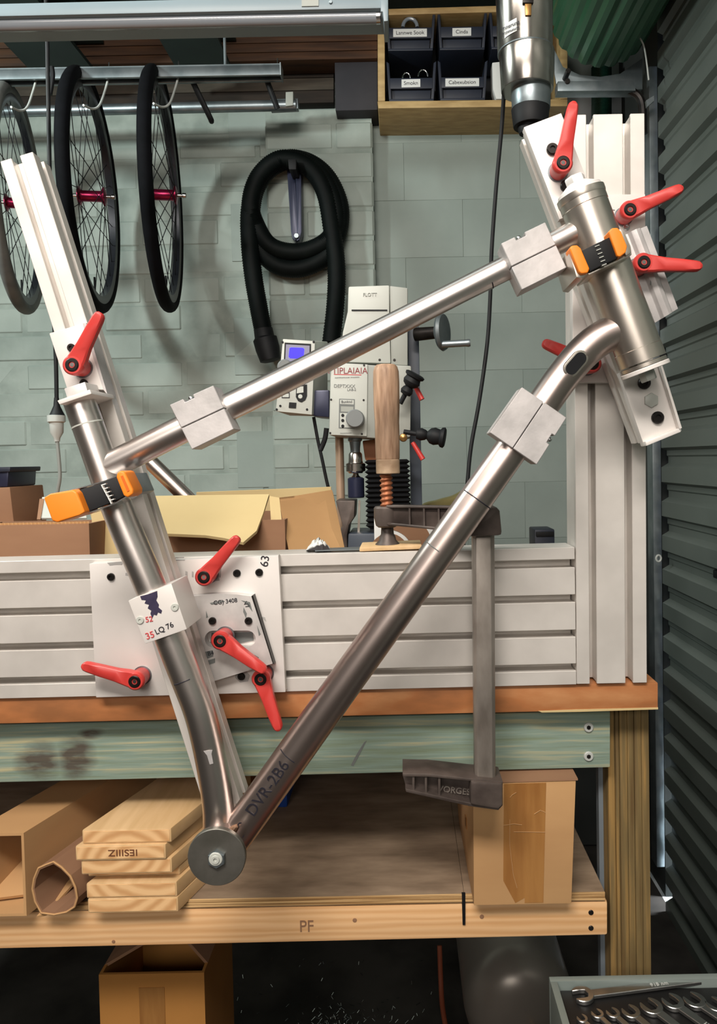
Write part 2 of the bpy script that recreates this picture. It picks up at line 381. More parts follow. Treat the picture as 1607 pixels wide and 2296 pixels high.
# ------------------------------------------------------------------ workbench
bench = thing('workbench', 'timber workbench with orange-brown top, green-stained front rail and lower shelf', 'workbench', P(700, 1900, 1.1).xy.to_3d())
Yb = .835
top = plate([(-1400, 1591.6), (1475, 1531), (1475, 1590), (-1400, 1654.3)], Yb, 2.15, 'worktop', mWoodTop, bench, .0015)
plate([(1207, 1594.5), (1290, 1591), (1475, 1586.5), (1475, 1590.5), (1300, 1596), (1215, 1597.5)], Yb-.0008, Yb+.01, 'splintered_edge', mCardY, top)
ZT = P(700, 1547, Yb).z       # top of the worktop
rail = plate([(-1400, 1654.8), (1368, 1594), (1368, 1721), (-1400, 1789.3)], .862, .90, 'front_rail', mTreated, bench, .002)
for v in (1632, 1697):
    s_ = disc(1320, v, 11, .8595, .863).build('washer', mPlugW, rail); disc(1320, v, 5, .8585, .861, 6).build('screw_head', mBlackM, rail)
add_stains(mTreated, rail, [((88, 1708), .036, .030), ((170, 1700), .030, .034), ((205, 1645), .022, .009)], .862, (70, 52, 44))
lab(plate([(786, 1716), (800, 1690), (816, 1664), (822, 1660), (806, 1692), (792, 1718)], .8616, .863, 'pencil_mark', mInkG, rail), 'dark pencil stroke')
# right front leg: five staves of one weathered post
leg = None
a = P(1366, 1597, .872); e = P(1457, 1594, .872)
nst = 6; xs = [a.x+(e.x-a.x)*q for q in (0, .17, .26, .45, .62, .80, 1)]
mb = MB()
for i in range(nst):
    dy = (.006, .003, 0, .0008, .0002, .0012)[i]
    mb.box(((xs[i]+xs[i+1])/2, .90+dy/2, (ZT-.031)/2), xs[i+1]-xs[i]-.0004, .05-dy, ZT-.031)
mb.build('leg', mLeg, bench, bevel=.0012)
MB().box((P(1351, 1850, .912).x, .912, (ZT-.04)/2), R(23, .912), .012, ZT-.04).build('steel_leg', mat('grey_steel_paint', (104, 114, 122), (118, 127, 134), scale=8, rough=.5), bench)
for xx in (-.98,):
    MB().box((xx, 2.05, (ZT-.031)/2), .05, .05, ZT-.031).build('leg', mLeg, bench, .002)
MB().box((-.98, .90, (ZT-.031)/2), .05, .05, ZT-.031).build('leg', mLeg, bench, .002)
srail = plate([(-1400, 2070.5), (1362, 2021), (1362, 2097), (-1400, 2159.8)], .862, .90, 'shelf_rail', mPine, bench, .003)
for v in (2047, 2082): disc(1325, v, 6, .861, .863, 12).build('screw_head', mBlackM, srail)
for u, v, r in ((254, 2112, 4), (795, 2064, 5), (1080, 2056, 5), (984, 2018, 5)): disc(u, v, r, .8612, .863, 10).build('knot', mCardD, srail)
lab(plate([(1035, 2004), (1043, 2004), (1043, 2074), (1037, 2074)], .8598, .863, 'saw_cut', mBlack, srail), 'dark saw cut')
lab(text('stamp', 'PF', .020, P(687, 2078, .8615), mCardD, srail, sx=.9), 'smudged dark stamp')
sh1 = plate([(-1400, 2054.2), (1039.6, 2005.4), (1039.6, 2024), (-1400, 2073.7)], .862, 1.95, 'shelf_board', mPly, bench)
sh2 = plate([(1040.4, 2005), (1356, 2001), (1356, 2020), (1040.4, 2023.5)], .862, 1.95, 'shelf_board', mPly, bench)
for sh, q in ((sh1, [(-1400, 2054.2), (1039.6, 2005.4), (1039.6, 2024), (-1400, 2073.7)]), (sh2, [(1040.4, 2005), (1356, 2001), (1356, 2020), (1040.4, 2023.5)])):
    for i in range(3):
        f0, f1 = i/3+.02, (i+1)/3-.06
        lp = lambda f: [(q[0][0], q[0][1]+(q[3][1]-q[0][1])*f), (q[1][0], q[1][1]+(q[2][1]-q[1][1])*f)]
        A, B = lp(f0), lp(f1)
        plate([A[0], A[1], B[1], B[0]], .8604, .8622, 'ply_layer', mPlyEdge, sh)
ZS = P(400, 2018, .862).z     # shelf top
ZSr = P(1200, 2003.5, .862).z

# ------------------------------------------------------------------ jig: extruded beam, post, masts
Yj = .83
def slot_profile(edges, d0, depth, inner=.004):
    """edges: [(a0,a1,isRidge)] along one axis -> outline of a grooved front"""
    out = []
    for a0, a1, ridge in edges:
        if ridge: out += [(a0, 0), (a1, 0)]
        else:
            wq = (a1-a0)*.12
            out += [(a0, .0045), (a0-wq, .0045), (a0-wq, depth), (a1+wq, depth), (a1+wq, .0045), (a1, .0045)]
    return out
# horizontal beam
ed = []; ys_ = [1227, 1254, 1272, 1333, 1350, 1412, 1428, 1488, 1504, 1535]
for i in range(len(ys_)-1): ed.append((P(1290, ys_[i], Yj).z, P(1290, ys_[i+1], Yj).z, i % 2 == 0))
pr = slot_profile(ed, 0, .024)
xR = P(1290, 1380, Yj).x
sec = [V((xR, Yj+dy, z)) for z, dy in pr]; sec += [V((xR, Yj+.045, pr[-1][0])), V((xR, Yj+.045, pr[0][0]))]
dL = (P(-90, 1261, Yj)-P(1290, 1227, Yj))*1.75
beam = MB().prism(sec, dL).build('aluminium_beam', mAlu, bevel=.0006, seg=1)
tag(beam, 'wide slotted white aluminium beam lying along the front of the bench', 'beam')
# vertical post
xs_ = [1293, 1322, 1338, 1402, 1419, 1450]; ed = []
for i in range(5): ed.append((P(xs_[i], 1531, Yj).x, P(xs_[i+1], 1531, Yj).x, i % 2 == 0))
pr = slot_profile(ed, 0, .024); zb = P(1370, 1532.5, Yj).z
sec = [V((x, Yj+dy, zb)) for x, dy in pr]; sec += [V((pr[-1][0], Yj+.045, zb)), V((pr[0][0], Yj+.045, zb))]
upv = P(1284, 254, Yj)-P(1293, 1531, Yj)
post = MB().prism(sec, upv).build('aluminium_post', mAlu, bevel=.0006, seg=1)
tag(post, 'upright slotted white aluminium post standing at the right end of the bench', 'post')
# seat mast (inclined extrusion)
def inclined(name, TL, TR, BR, BL, Y0, Y1, m, label, cat, fr=(0, .36, .58, 1)):
    rows = []
    for (L_, R_) in ((TL, TR), (BL, BR)):
        row = []
        A, B = P(*L_, Y0), P(*R_, Y0); d = B-A
        a1, a2 = fr[1], fr[2]; D = lambda y: V((0, y, 0)); dp_ = .015
        row = [A, A+d*a1, A+d*a1+D(.003), A+d*(a1-.03)+D(.003), A+d*(a1-.03)+D(dp_), A+d*(a2+.03)+D(dp_), A+d*(a2+.03)+D(.003), A+d*a2+D(.003), A+d*a2, B]
        hh = Y1-Y0
        row += [B+D(hh*.38), B+D(hh*.38)-d*.03, B+D(hh*.38)-d*.2, B+D(hh*.62)-d*.2, B+D(hh*.62), B+D(hh), A+D(hh), A+D(hh*.62), A+D(hh*.62)+d*.2, A+D(hh*.38)+d*.2, A+D(hh*.38)]
        rows.append(row)
    return tag(MB().loft(rows).build(name, m, bevel=.0005, seg=1), label, cat)
Ym = .765
inclined('seat_mast', (0, 362), (73, 340), (540, 1800), (462, 1822), Ym, Ym+.038, mAlu,
         'long leaning slotted aluminium mast behind the seat tube on the left', 'mast', fr=(0, .345, .60, 1))
# head mast
inclined('head_mast', (1177, 291), (1262, 262), (1523, 963), (1440, 994), .777, .815, mAlu,
         'leaning slotted aluminium mast behind the head tube on the right', 'mast')

def bolt(u, v, r, Y, parent, name='bolt', m=None, proud=.003):
    c = P(u, v, Y-proud); q = R(r, Y)
    o = MB().lathe(c, (0, 1, 0), [(q*.45, .0016), (q*.45, 0), (q*.85, 0), (q, q*.2), (q, proud+.001)], 18).build(name, m or mBlackM, parent)
    return o

# base plate on the beam
bp = thing('base_plate', 'big scribbled pale plate bolted across the beam behind the seat tube', 'plate', P(420, 1564, .824))
plate([(200, 1264), (624, 1245), (640, 1552), (215, 1564)], .819, .83, 'plate', mWhite, bp, .0008)
for u, v in ((247, 1294), (530, 1286), (580, 1284), (540, 1518)): bolt(u, v, 8.5, .819, bp)
lab(text('marker_number', '63', .013, P(594, 1258, .8186), mInk, bp, ang=rad(80)), 'black marker number')
for u, v, w_, h_ in ((292, 1288, 22, 7), (262, 1264, 26, 5), (478, 1284, 36, 22), (418, 1290, 5, 20), (402, 1256, 26, 2), (432, 1288, 4, 14)):
    lab(plate([(u-w_/2, v-h_*.5), (u+w_/2, v-h_*.4), (u+w_*.45, v+h_*.5), (u-w_*.5, v+h_*.4)], .8187, .8192, 'smear', mSmear, bp), 'grey marker smear')
# arc plate with slot
st = []
for k in range(25):
    t = k/24*PI
    st.append((554+19*math.sin(t), 1433-19*math.cos(t)))
for k in range(25):
    t = k/24*PI
    st.append((478-19*math.sin(t), 1433+19*math.cos(t)))
ap = thing('arc_plate', 'curved-top scuffed plate with long slot, right of the seat tube', 'plate', P(520, 1530, .81))
holed([(405, 1343), (430, 1337), (453, 1334.5), (478, 1332.5), (502, 1332), (530, 1333), (563, 1337), (587, 1411), (611, 1488), (536, 1510), (461, 1533), (432, 1437)], st, .806, .819, 'plate', mPlateG, ap)
lab(plate([(474+0, 1420), (566, 1418), (568, 1436), (500, 1450), (470, 1446)], .8175, .8195, 'slot_floor', mInkG, ap), 'dark floor of the slot')
for u, v in ((475, 1393), (556, 1393)): bolt(u, v, 8.5, .806, ap)
for s, u, v, an in (('CG) 3408', 505, 1349, 6), ('V7', 552, 1356, -60), ('B4', 472, 1465, 10)):
    lab(text('marker_scribble', s, .0065, P(u, v, .8056), mInk, ap, ang=rad(an)), 'black marker scribble')
plate([(563, 1337), (567, 1335), (614, 1490), (611, 1488)], .8075, .8185, 'back_layer', mBlackM, ap)

for q in ([(470, 1352), (500, 1346), (504, 1349), (474, 1356)], [(540, 1346), (560, 1350), (566, 1372), (560, 1364), (550, 1352)], [(546, 1362), (553, 1376), (551, 1386), (545, 1372)], [(462, 1370), (466, 1384), (462, 1386)],
          [(458, 1462), (476, 1458), (478, 1472), (461, 1478)], [(462, 1482), (482, 1476), (482, 1486), (464, 1492)], [(446, 1440), (449, 1462), (446, 1464)], [(576, 1402), (584, 1422), (580, 1426)], [(570, 1468), (580, 1474), (578, 1480)]):
    lab(plate(q, .8056, .8064, 'marker_smear', mInkG, ap), 'dark marker smear')
for q in ([(584, 1382), (594, 1384), (597, 1394), (590, 1388)], [(528, 1508), (552, 1506), (560, 1514), (556, 1528), (538, 1530), (527, 1520)], [(390, 1250), (412, 1249), (412, 1251), (390, 1252)], [(462, 1282), (488, 1276), (492, 1302), (470, 1304)], [(240, 1262), (272, 1259), (274, 1264), (246, 1268)]):
    lab(plate(q, .8186, .8194, 'marker_smear', mSmear, bp), 'grey marker smear')

# mast carriage at the seat tube top
ca = thing('seat_tube_holder', 'white slide block with flange that holds the top of the seat tube', 'holder', P(180, 905, .76))
plate([(110, 747), (185, 725), (232, 874), (150, 872)], .752, .765, 'slide_plate', mWhite, ca, .001)
plate([(185, 725), (193, 724), (241, 885), (232, 874)], .7525, .775, 'slide_edge', mAluP, ca)
bolt(158, 779, 9, .752, ca); bolt(186, 859, 9, .752, ca)
plate([(143, 871), (190, 856), (196, 876), (150, 892)], .722, .752, 'hex_boss', mPlateG, ca, .001)
plate([(128, 898), (201, 873), (205, 883), (133, 907)], .708, .765, 'flange', mWhite, ca, .0008)
# seat tube clamp block
cb = thing('seat_tube_clamp', 'square white clamp block with ink marks around the seat tube', 'clamp block', P(355, 1443, .74))
plate([(287, 1347), (384, 1308), (419, 1411), (325, 1444)], .7125, .765, 'block', mWhite, cb, .001)
for u, v in ((313, 1391), (391, 1362)):
    MB().lathe(P(u, v, .7112), (0, 1, 0), [(R(3, .71), .001), (R(3, .71), 0), (R(8, .71), 0), (R(9, .71), .0006), (R(9, .71), .002)], 18).build('screw', mMachG, cb)
lab(plate([(314, 1337), (330, 1333), (352, 1325), (353, 1338), (350, 1346), (356, 1356), (355, 1362), (363, 1369), (361, 1376), (354, 1373), (351, 1380), (345, 1378), (341, 1386), (337, 1376), (339, 1369), (331, 1364), (334, 1356), (324, 1353), (327, 1346), (317, 1345)], .7121, .713, 'ink_patch', mInkP, cb), 'torn dark purple ink patch')
lab(text('marker_note', '52', .0075, P(334, 1389, .7121), mInkR, cb, ang=rad(8)), 'red handwritten number')
lab(text('marker_note', '35', .009, P(336, 1425, .7121), mInkR, cb, ang=rad(18)), 'red handwritten number')
lab(text('marker_note', 'LQ 76', .0075, P(368, 1409, .7121), mInk, cb, ang=rad(24)), 'black handwritten note')

# head tube carriage: plates on the post and mast
pc = thing('post_carriage', 'square pale plate clamped to the upright post right of the head tube', 'plate', P(1370, 860, .822))
plate([(1283, 437), (1446, 435), (1447, 520), (1285, 860)], .8165, .83, 'plate', mWhite, pc, .0006)
plate([(1283, 600), (1394, 600), (1394, 858), (1284, 857)], .8166, .83, 'lower_plate', mWhite, pc, .0006)
bolt(1405, 508, 8, .8165, pc, m=mChrome)
lab(plate([(1362, 468), (1378, 470), (1378, 472), (1362, 470)], .816, .817, 'pencil_mark', mInkG, pc), 'pencil line')
up = thing('upper_mast_plate', 'slanting white plate at the top of the head mast', 'plate', P(1240, 450, .77))
plate([(1174, 285), (1258, 253), (1338, 460), (1254, 492)], .766, .777, 'plate', mWhite, up, .0008)
bolt(1239, 332, 13, .766, up, proud=.004); bolt(1270, 415, 13, .766, up, proud=.004)
lo_ = thing('lower_mast_bracket', 'slanting white bracket with three bolts below the head tube', 'bracket', P(1470, 998, .77))
plate([(1388, 836), (1472, 806), (1528, 966), (1444, 1001)], .766, .777, 'plate', mWhite, lo_, .0008)
plate([(1447, 990), (1521, 960), (1527, 968), (1449, 1000)], .758, .766, 'raised_lip', mWhite, lo_, .0008)
plate([(1476, 806), (1481, 806), (1529, 960), (1523, 962)], .758, .766, 'raised_lip', mWhite, lo_, .0006)
bolt(1446, 858, 14, .766, lo_, proud=.004); bolt(1476, 936, 14, .766, lo_, proud=.004)
MB().lathe(P(1461, 897, .7625), (0, 1, 0), [(R(14, .765), 0), (R(16.5, .765), .0006), (R(16.5, .765), .004)], 6).build('hex_bolt', mMachG, lo_)
# side slide block right of the head tube
sb = thing('head_slide_block', 'slanting pale metal slide right of the head tube, below a red lever', 'slide', P(1480, 722, .79))
rows = []
for (l, r) in (((1400, 545), (1445, 508)), ((1442, 726), (1519, 690))):
    pass
A0, A1, B0, B1 = P(1392, 530, .79), P(1450, 506, .79), P(1468, 724, .79), P(1520, 692, .79)
rows = []
for A, B in ((A0, A1), (B0, B1)):
    d = B-A; row = []
    for t, y in ((0, 0), (.25, 0), (.33, -.005), (.5, -.0075), (.67, -.005), (.75, 0), (1, 0), (1, .026), (0, .026)):
        row.append(A+d*t+V((0, y, 0)))
    rows.append(row)
MB().loft(rows).build('slide_body', mAluP, sb, .0005)
lab(text('marker_mark', 'V', .012, P(1461, 627, .785), mInkG, sb, ang=rad(200)), 'pencil tick')

# ------------------------------------------------------------------ bicycle frame
Yf = .735
fr = thing('bicycle_frame', 'raw brushed steel bicycle front triangle held in the jig', 'bicycle frame', P(483, 1990, Yf))
def px_tube(pts, rr, name, m, n=40, sub=10, Y=Yf, parent=fr):
    path = catmull([P(u, v, Y) for u, v in pts], sub)
    nn = len(path)
    if not hasattr(rr, '__len__'): r = [R(rr, Y)]*nn
    else:
        r = []
        for i in range(nn):
            t = i/(nn-1)*(len(rr)-1); k = min(int(t), len(rr)-2); r.append(R(rr[k]+(rr[k+1]-rr[k])*(t-k), Y))
    return MB().tube(path, r, n).build(name, m, parent)
seat = px_tube([(177, 897), (266, 1146), (335, 1309), (383, 1432), (418, 1520), (448, 1600), (472, 1700), (488, 1800), (490, 1862)], 34.5, 'seat_tube', mTube)
px_tube([(179, 903), (197, 951)], 32.5, 'seat_tube_collar', mTubeH, parent=seat) if False else None
lab(px_tube([(196.2, 951), (197.2, 954)], 35.2, 'scribe_ring', mMachG, parent=seat), 'bright scribed line around the tube')
ttube = px_tube([(236, 1050), (400, 967), (560, 890), (800, 770), (1041, 648), (1252, 542), (1345, 494)], [31, 31, 30.5, 28, 26.5, 27.5, 28], 'top_tube', mTube)
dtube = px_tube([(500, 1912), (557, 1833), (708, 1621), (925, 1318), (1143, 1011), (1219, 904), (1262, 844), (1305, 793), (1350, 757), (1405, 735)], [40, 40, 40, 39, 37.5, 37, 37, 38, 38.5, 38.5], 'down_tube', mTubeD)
hd = (P(1440, 812, Yf)-P(1305, 447, Yf)); hlen = hd.length; hax = hd.normalized()
h0 = P(1305, 447, Yf); rh = R(51.5, Yf)
head = MB().lathe(h0, hax, [(rh*1.02, 0), (rh*1.02, .008), (rh, .0085), (rh, hlen-.014), (rh*1.02, hlen-.0135), (rh*1.02, hlen)], 56).build('head_tube', mTubeH, fr)
# bottom bracket shell
cbb = P(485, 1922, .70)
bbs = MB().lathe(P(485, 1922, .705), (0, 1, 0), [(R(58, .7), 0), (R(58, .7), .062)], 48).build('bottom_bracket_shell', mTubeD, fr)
pts = []
for k in range(26):
    t = -1+2*k/25
    pts.append(P(490, 1862, Yf)+V((t*R(37, Yf), -math.sqrt(max(0, 1-t*t))*R(38, Yf), -abs(t)*.003)))
MB().tube(pts, [.0024+.0008*math.sin(k*2.2) for k in range(26)], 8).build('weld_bead', mWeld, bbs)
pts = [P(516+t*14, 1868-t*16, Yf-.0165-.003*t) for t in [k/8 for k in range(9)]]
MB().tube(pts, [.002+.002*math.sin(PI*k/8) for k in range(9)], 8).build('weld_bead', mWeld, bbs)
# marks on the tubes
def ring_mark(p, ax, r, half, name, m, parent, a0=-70, a1=70, lift=.0003, tw=.0006):
    """a short ink line bent round the front of a tube"""
    ax = ax.normalized(); f = V((0, -1, 0)); f = (f-ax*f.dot(ax)).normalized(); s = ax.cross(f); q = []
    for k in range(15):
        a = rad(a0+(a1-a0)*k/14); q.append(p+(f*math.cos(a)+s*math.sin(a))*(r+lift))
    return lab(MB().tube(q, tw, 5).build(name, m, parent), 'dark ink line around the tube')
dax = P(1143, 1011, Yf)-P(708, 1621, Yf)
for (u, v), a0, a1 in (((1067, 1118), -60, 80), ((660, 1690), -55, 10), ((985, 1234), -70, -5)):
    ring_mark(P(u, v, Yf), dax, R(38.4 if v < 1300 else 40, Yf), 0, 'marker_line', mInk if v != 1234 else mInkG, dtube, a0, a1)
ring_mark(P(418, 1520, Yf), P(448, 1600, Yf)-P(390, 1450, Yf), R(34.5, Yf), 0, 'marker_line', mInk, seat, -30, 35)
ring_mark(P(1093, 622, Yf), P(1252, 542, Yf)-P(1041, 648, Yf), R(26.6, Yf), 0, 'marker_line', mInk, ttube, 40, 85) if True else None
# cable port
pdir = (P(1308, 786, Yf)-P(1272, 828, Yf)).normalized(); pc0 = P(1292, 814, Yf-.0195); fwd = V((0.10, -1, -.12)).normalized(); pdir = (pdir-fwd*pdir.dot(fwd)).normalized(); sid = pdir.cross(fwd)
def stad(L_, r_, n=10):
    return [(L_+r_*math.sin(PI*k/n), r_*math.cos(PI*k/n)) for k in range(n+1)]+[(-L_-r_*math.sin(PI*k/n), -r_*math.cos(PI*k/n)) for k in range(n+1)]
pc0 = P(1291, 815, Yf-R(37.5, Yf))
o_ = [pc0+pdir*x+sid*y for x, y in stad(.0066, .0080)]
port = lab(MB().prism(o_, -fwd*.006).build('cable_port', mTubeH, dtube, .0008), 'oval cable port with rim')
o_ = [pc0+fwd*.0003+pdir*x+sid*y for x, y in stad(.0063, .0060)]
MB().prism(o_, -fwd*.003).build('port_opening', mBlack, dtube)
lab(text('handwriting', 'DVR-2B6', .0165, P(600, 1768, Yf-R(40.5, Yf)), mInk, dtube, ang=rad(54)), 'dark handwriting along the tube')
lab(text('handwriting', '69', .016, P(541, 1862, Yf-R(38, Yf)), mInk, dtube, ang=rad(60)), 'dark handwriting near the weld')
lab(plate([(456, 1684), (476, 1682), (474, 1690), (478, 1712), (470, 1714), (464, 1694)], Yf-R(34.7, Yf), Yf-R(33, Yf), 'bare_patch', mAluP, seat), 'bright scratched patch')
# BB disc fixture
bd = thing('bottom_bracket_disc', 'round grey steel disc with nut at the lowest corner of the frame', 'disc', P(485, 1990, .70))
MB().lathe(P(485, 1923, .699), (0, 1, 0), [(R(64.5, .7), 0), (R(66, .7), .0008), (R(66, .7), .0055)], 64).build('disc', mat('disc_steel', (124, 122, 114), (150, 147, 140), scale=30, rough=.4, metal=.8, bump=.05), bd)
MB().lathe(P(484, 1929, .6945), (0, 1, 0), [(R(19, .7), 0), (R(21, .7), .001), (R(21, .7), .0046)], 6).build('hex_nut', mGalv, bd)
MB().lathe(P(482, 1929, .6925), (0, 1, 0), [(R(4, .7), .0016), (R(4.2, .7), 0), (R(9, .7), 0), (R(9.5, .7), .0004), (R(9.5, .7), .0012), (R(14, .7), .0012), (R(15.5, .7), .0018), (R(15.5, .7), .004)], 28).build('threaded_end', mMachG, bd)
# head tube cones
ct = thing('upper_head_cone', 'cream stepped cone with nut capping the top of the head tube', 'cone', h0-hax*.02)
MB().lathe(h0, -hax, [(rh*1.03, -.001), (rh*1.05, .001), (rh*1.05, .0055), (rh*.98, .006)], 48).build('ring', mTubeH, ct)
MB().lathe(h0, -hax, [(rh*.97, .006), (rh*.95, .009), (rh*.5, .0155), (rh*.45, .016)], 48).build('cone', mWhite, ct)
MB().lathe(h0, -hax, [(rh*.44, .016), (rh*.44, .022), (rh*.40, .0235)], 6).build('hex_nut', mPlateG, ct)
c2 = h0+hax*hlen
cl = thing('lower_head_cone', 'white flange with hex bolt under the bottom of the head tube', 'cone', c2+hax*.02)
MB().lathe(c2, hax, [(rh*.97, .0012), (rh*1.0, .0016), (rh*1.0, .005), (rh*.9, .0055)], 48).build('steel_ring', mTubeH, cl)
MB().lathe(c2, hax, [(rh*1.04, .0056), (rh*1.06, .0062), (rh*1.06, .0095), (rh*1.03, .010)], 48).build('flange', mWhite, cl)
MB().lathe(c2, hax, [(rh*.36, .010), (rh*.36, .0185), (rh*.33, .0195)], 6).build('hex_bolt', mMachG, cl)

# tube blocks
def tube_block(c4, split, label, notch, Y0=.710, Y1=.742):
    """c4: TL,TR,BR,BL ; split: fraction on left and right edge"""
    TL, TR, BR, BL = [P(u, v, Y0) for u, v in c4]
    t = thing('tube_block', label, 'tube block', P(*c4[3], Y1), 'split aluminium blocks clamped on the frame tubes')
    sl, sr = TL+(BL-TL)*split, TR+(BR-TR)*split
    g = (BL-TL).normalized()*.0004; D = V((0, Y1-Y0, 0))
    nw, nd = notch[1], .0035
    if notch[0] == 'top':
        e = (TR-TL); a_, b_ = TL+e*(.42-nw), TL+e*(.42+nw); dn = (BL-TL).normalized()*nd
        up_ = [TL, a_, a_+dn, b_+dn, b_, TR, sr-g, sl-g]; dn_ = [sl+g, sr+g, BR, BL]
    elif notch[0] == 'bottom':
        e = (BR-BL); a_, b_ = BL+e*(.52-nw), BL+e*(.52+nw); dn = (TL-BL).normalized()*nd
        up_ = [TL, TR, sr-g, sl-g]; dn_ = [sl+g, sr+g, BR, b_, b_+dn, a_+dn, a_, BL]
    MB().prism(up_, D).build('half', mAluP, t, .0006, seg=1); MB().prism(dn_, D).build('half', mAluP, t, .0006, seg=1)
    mid = a_+(b_-a_)*.5+dn*.4
    MB().lathe(mid+V((0, .006, 0)), (0, 1, 0), [(.0012, 0), (.0022, .0006), (.0022, .012)], 12).build('screw', mChrome, t)
    return t
tube_block([(380, 908), (478, 864), (524, 962), (430, 1008)], .52, 'split aluminium block on the top tube close to the seat tube', ('top', .11))
tube_block([(1123, 546), (1222, 498), (1270, 600), (1170, 650)], .50, 'split aluminium block on the top tube close to the head tube', ('top', .11))
tube_block([(1098, 970), (1170, 868), (1270, 936), (1203, 1042)], .49, 'split aluminium block on the down tube', ('bottom', .09))

# spring clamps with orange pads
sp = thing('spring_clamp', 'spring clamp with long orange grip gripping the seat tube', 'spring clamp', P(190, 1170, .72))
def band(pts0, pts1, Ys, th, name, m, parent, bevel=.0006):
    rows = []
    for (a, b, y) in zip(pts0, pts1, Ys):
        A, B = P(*a, y), P(*b, y); rows.append([A, B, B+V((0, th, 0)), A+V((0, th, 0))])
    return MB().loft(rows).build(name, m, parent, bevel, ang=40)
band([(168, 1101), (205, 1090), (235, 1080), (262, 1068)], [(190, 1150), (224, 1137), (256, 1124), (280, 1112)], [.690, .694, .698, .700], .006, 'black_band', mBlack, sp)
for q0, q1 in (([(160, 1098), (205, 1086), (235, 1077), (262, 1066)], [(160, 1100), (205, 1089), (235, 1079.5), (262, 1068)]),
               ([(186, 1152), (224, 1140), (258, 1127), (284, 1112)], [(186, 1154), (224, 1142.5), (258, 1130), (284, 1115)])):
    band(q0, q1, [.692, .695, .698, .700], .03, 'steel_rail', mChrome, sp, 0)
A = [(97, 1116), (112, 1107), (164, 1098), (172, 1104), (190, 1149), (178, 1156), (128, 1172), (116, 1168)]
plate(A, .680, .712, 'grip', mOrange, sp, .004, seg=3)
A = [(262, 1060), (270, 1055), (279, 1058), (298, 1097), (298, 1108), (286, 1116), (277, 1112), (260, 1070)]
pad = plate(A, .682, .708, 'jaw_pad', mOrange, sp, .002, seg=3)
plate([(270, 1068), (275, 1066), (290, 1100), (285, 1103)], .6815, .684, 'pad_groove', mat('orange_shade', (214, 100, 16), rough=.5), sp)
plate([(283, 1066), (292, 1061), (311, 1104), (297, 1112)], .70, .745, 'jaw', mGalv, sp, .001)
for i in range(5):
    u, v = 226+i*4.6, 1088+i*8.6
    lab(plate([(u, v-1), (u+11, v-4.5), (u+11, v-2.5), (u+3, v), (u+6, v+7), (u+4, v+7.5)], .6895+.0007*0, .6935, 'spring_coil', mPaper, sp), 'bright spring coil') if True else None
s2 = thing('spring_clamp', 'spring clamp with two short orange pads gripping the head tube', 'spring clamp', P(1345, 650, .71))
cx, cy = P(1345, 560, Yf), None
band([(1304, 562), (1336, 546), (1370, 530)], [(1322, 608), (1354, 592), (1388, 577)], [.688, .686, .688], .01, 'black_band', mBlack, s2)
plate([(1276, 556), (1282, 550), (1294, 549), (1302, 556), (1322, 602), (1318, 612), (1304, 614), (1297, 608)], .684, .702, 'jaw_pad', mOrange, s2, .0025, seg=3)
plate([(1364, 519), (1372, 511), (1384, 510), (1392, 518), (1406, 552), (1403, 566), (1390, 576), (1384, 574)], .684, .702, 'jaw_pad', mOrange, s2, .0025, seg=3)
for q in ([(1274, 562), (1288, 606), (1292, 622), (1306, 624), (1318, 612), (1300, 606)], [(1388, 512), (1400, 520), (1414, 552), (1416, 566), (1404, 574), (1396, 560)]):
    plate(q, .69, .75, 'jaw', mTubeH, s2, .001)
plate([(1318, 612), (1390, 578), (1416, 566), (1416, 571), (1392, 584), (1320, 617)], .694, .74, 'steel_rail', mTubeH, s2, .0005)
for i in range(6):
    u, v = 1337+i*3.2, 551+i*8.4
    lab(plate([(u-4, v+1), (u+6, v-3), (u+7, v-1), (u-3, v+3)], .6852, .69, 'spring_coil', mMachS, s2), 'bright spring coil')

# ------------------------------------------------------------------ red clamp levers
LV = thing('clamp_lever', 'proto', 'lever', (0, 0, 0), 'red clamp levers on the jig')
def lever_mesh():
    mb = MB()
    mb.lathe((0, 0, 0), (0, -1, 0), [(.0088, 0), (.0092, .006), (.0092, .014), (.0100, .016), (.0100, .0225), (.0085, .024)], 28)
    rows = []
    for x, wd, y0, y1 in ((0, .0095, -.0155, -.0235), (.010, .0085, -.0158, -.0240), (.022, .0068, -.018, -.0262), (.040, .0060, -.021, -.0288), (.052, .0054, -.023, -.0298), (.0555, .0048, -.0235, -.0300), (.0575, .0034, -.0240, -.0298), (.0585, .0016, -.0248, -.0292)):
        c = .0016 if wd > .003 else .0005
        rows.append([V((x, y0, -wd)), V((x, y0, wd)), V((x, y1+c, wd)), V((x, y1, wd-c)), V((x, y1, -wd+c)), V((x, y1+c, -wd))])
    mb.loft(rows); return mb
lv_h = lever_mesh().build('handle', mRed, LV, 0, ang=45)
MB().lathe((0, -.0235, 0), (0, -1, 0), [(.0066, 0), (.0066, .0012), (.0058, .0018), (.0032, .0018), (.0030, .0004)], 24).build('screw_head', mBlackM, LV)
MB().lathe((0, -.0237, 0), (0, -1, 0), [(.0024, 0), (.0022, .0006)], 6).build('hex_socket', mChrome, LV)
MB().lathe((0, .0002, 0), (0, -1, 0), [(.0105, -.0001), (.0105, .0012)], 24).build('base_washer', mGalv, LV)
def lever(u, v, tu, tv, Ybase, label, first=[True]):
    c = P(u, v, Ybase-.0235); d = P(tu, tv, Ybase-.0235)-c
    o = LV if first[0] else copy_tree(LV); first[0] = False
    o.location = (c.x, Ybase, c.z); an = math.atan2(d.z, d.x); o.rotation_euler = (0, -an, 0)
    s = (d.length+.002)/.0585; o.scale = (s, 1, s) if False else (1, 1, 1); o['label'] = label; return o
lever(1262, 365, 1280, 257, .766, 'red clamp lever pointing straight up on the upper mast plate')
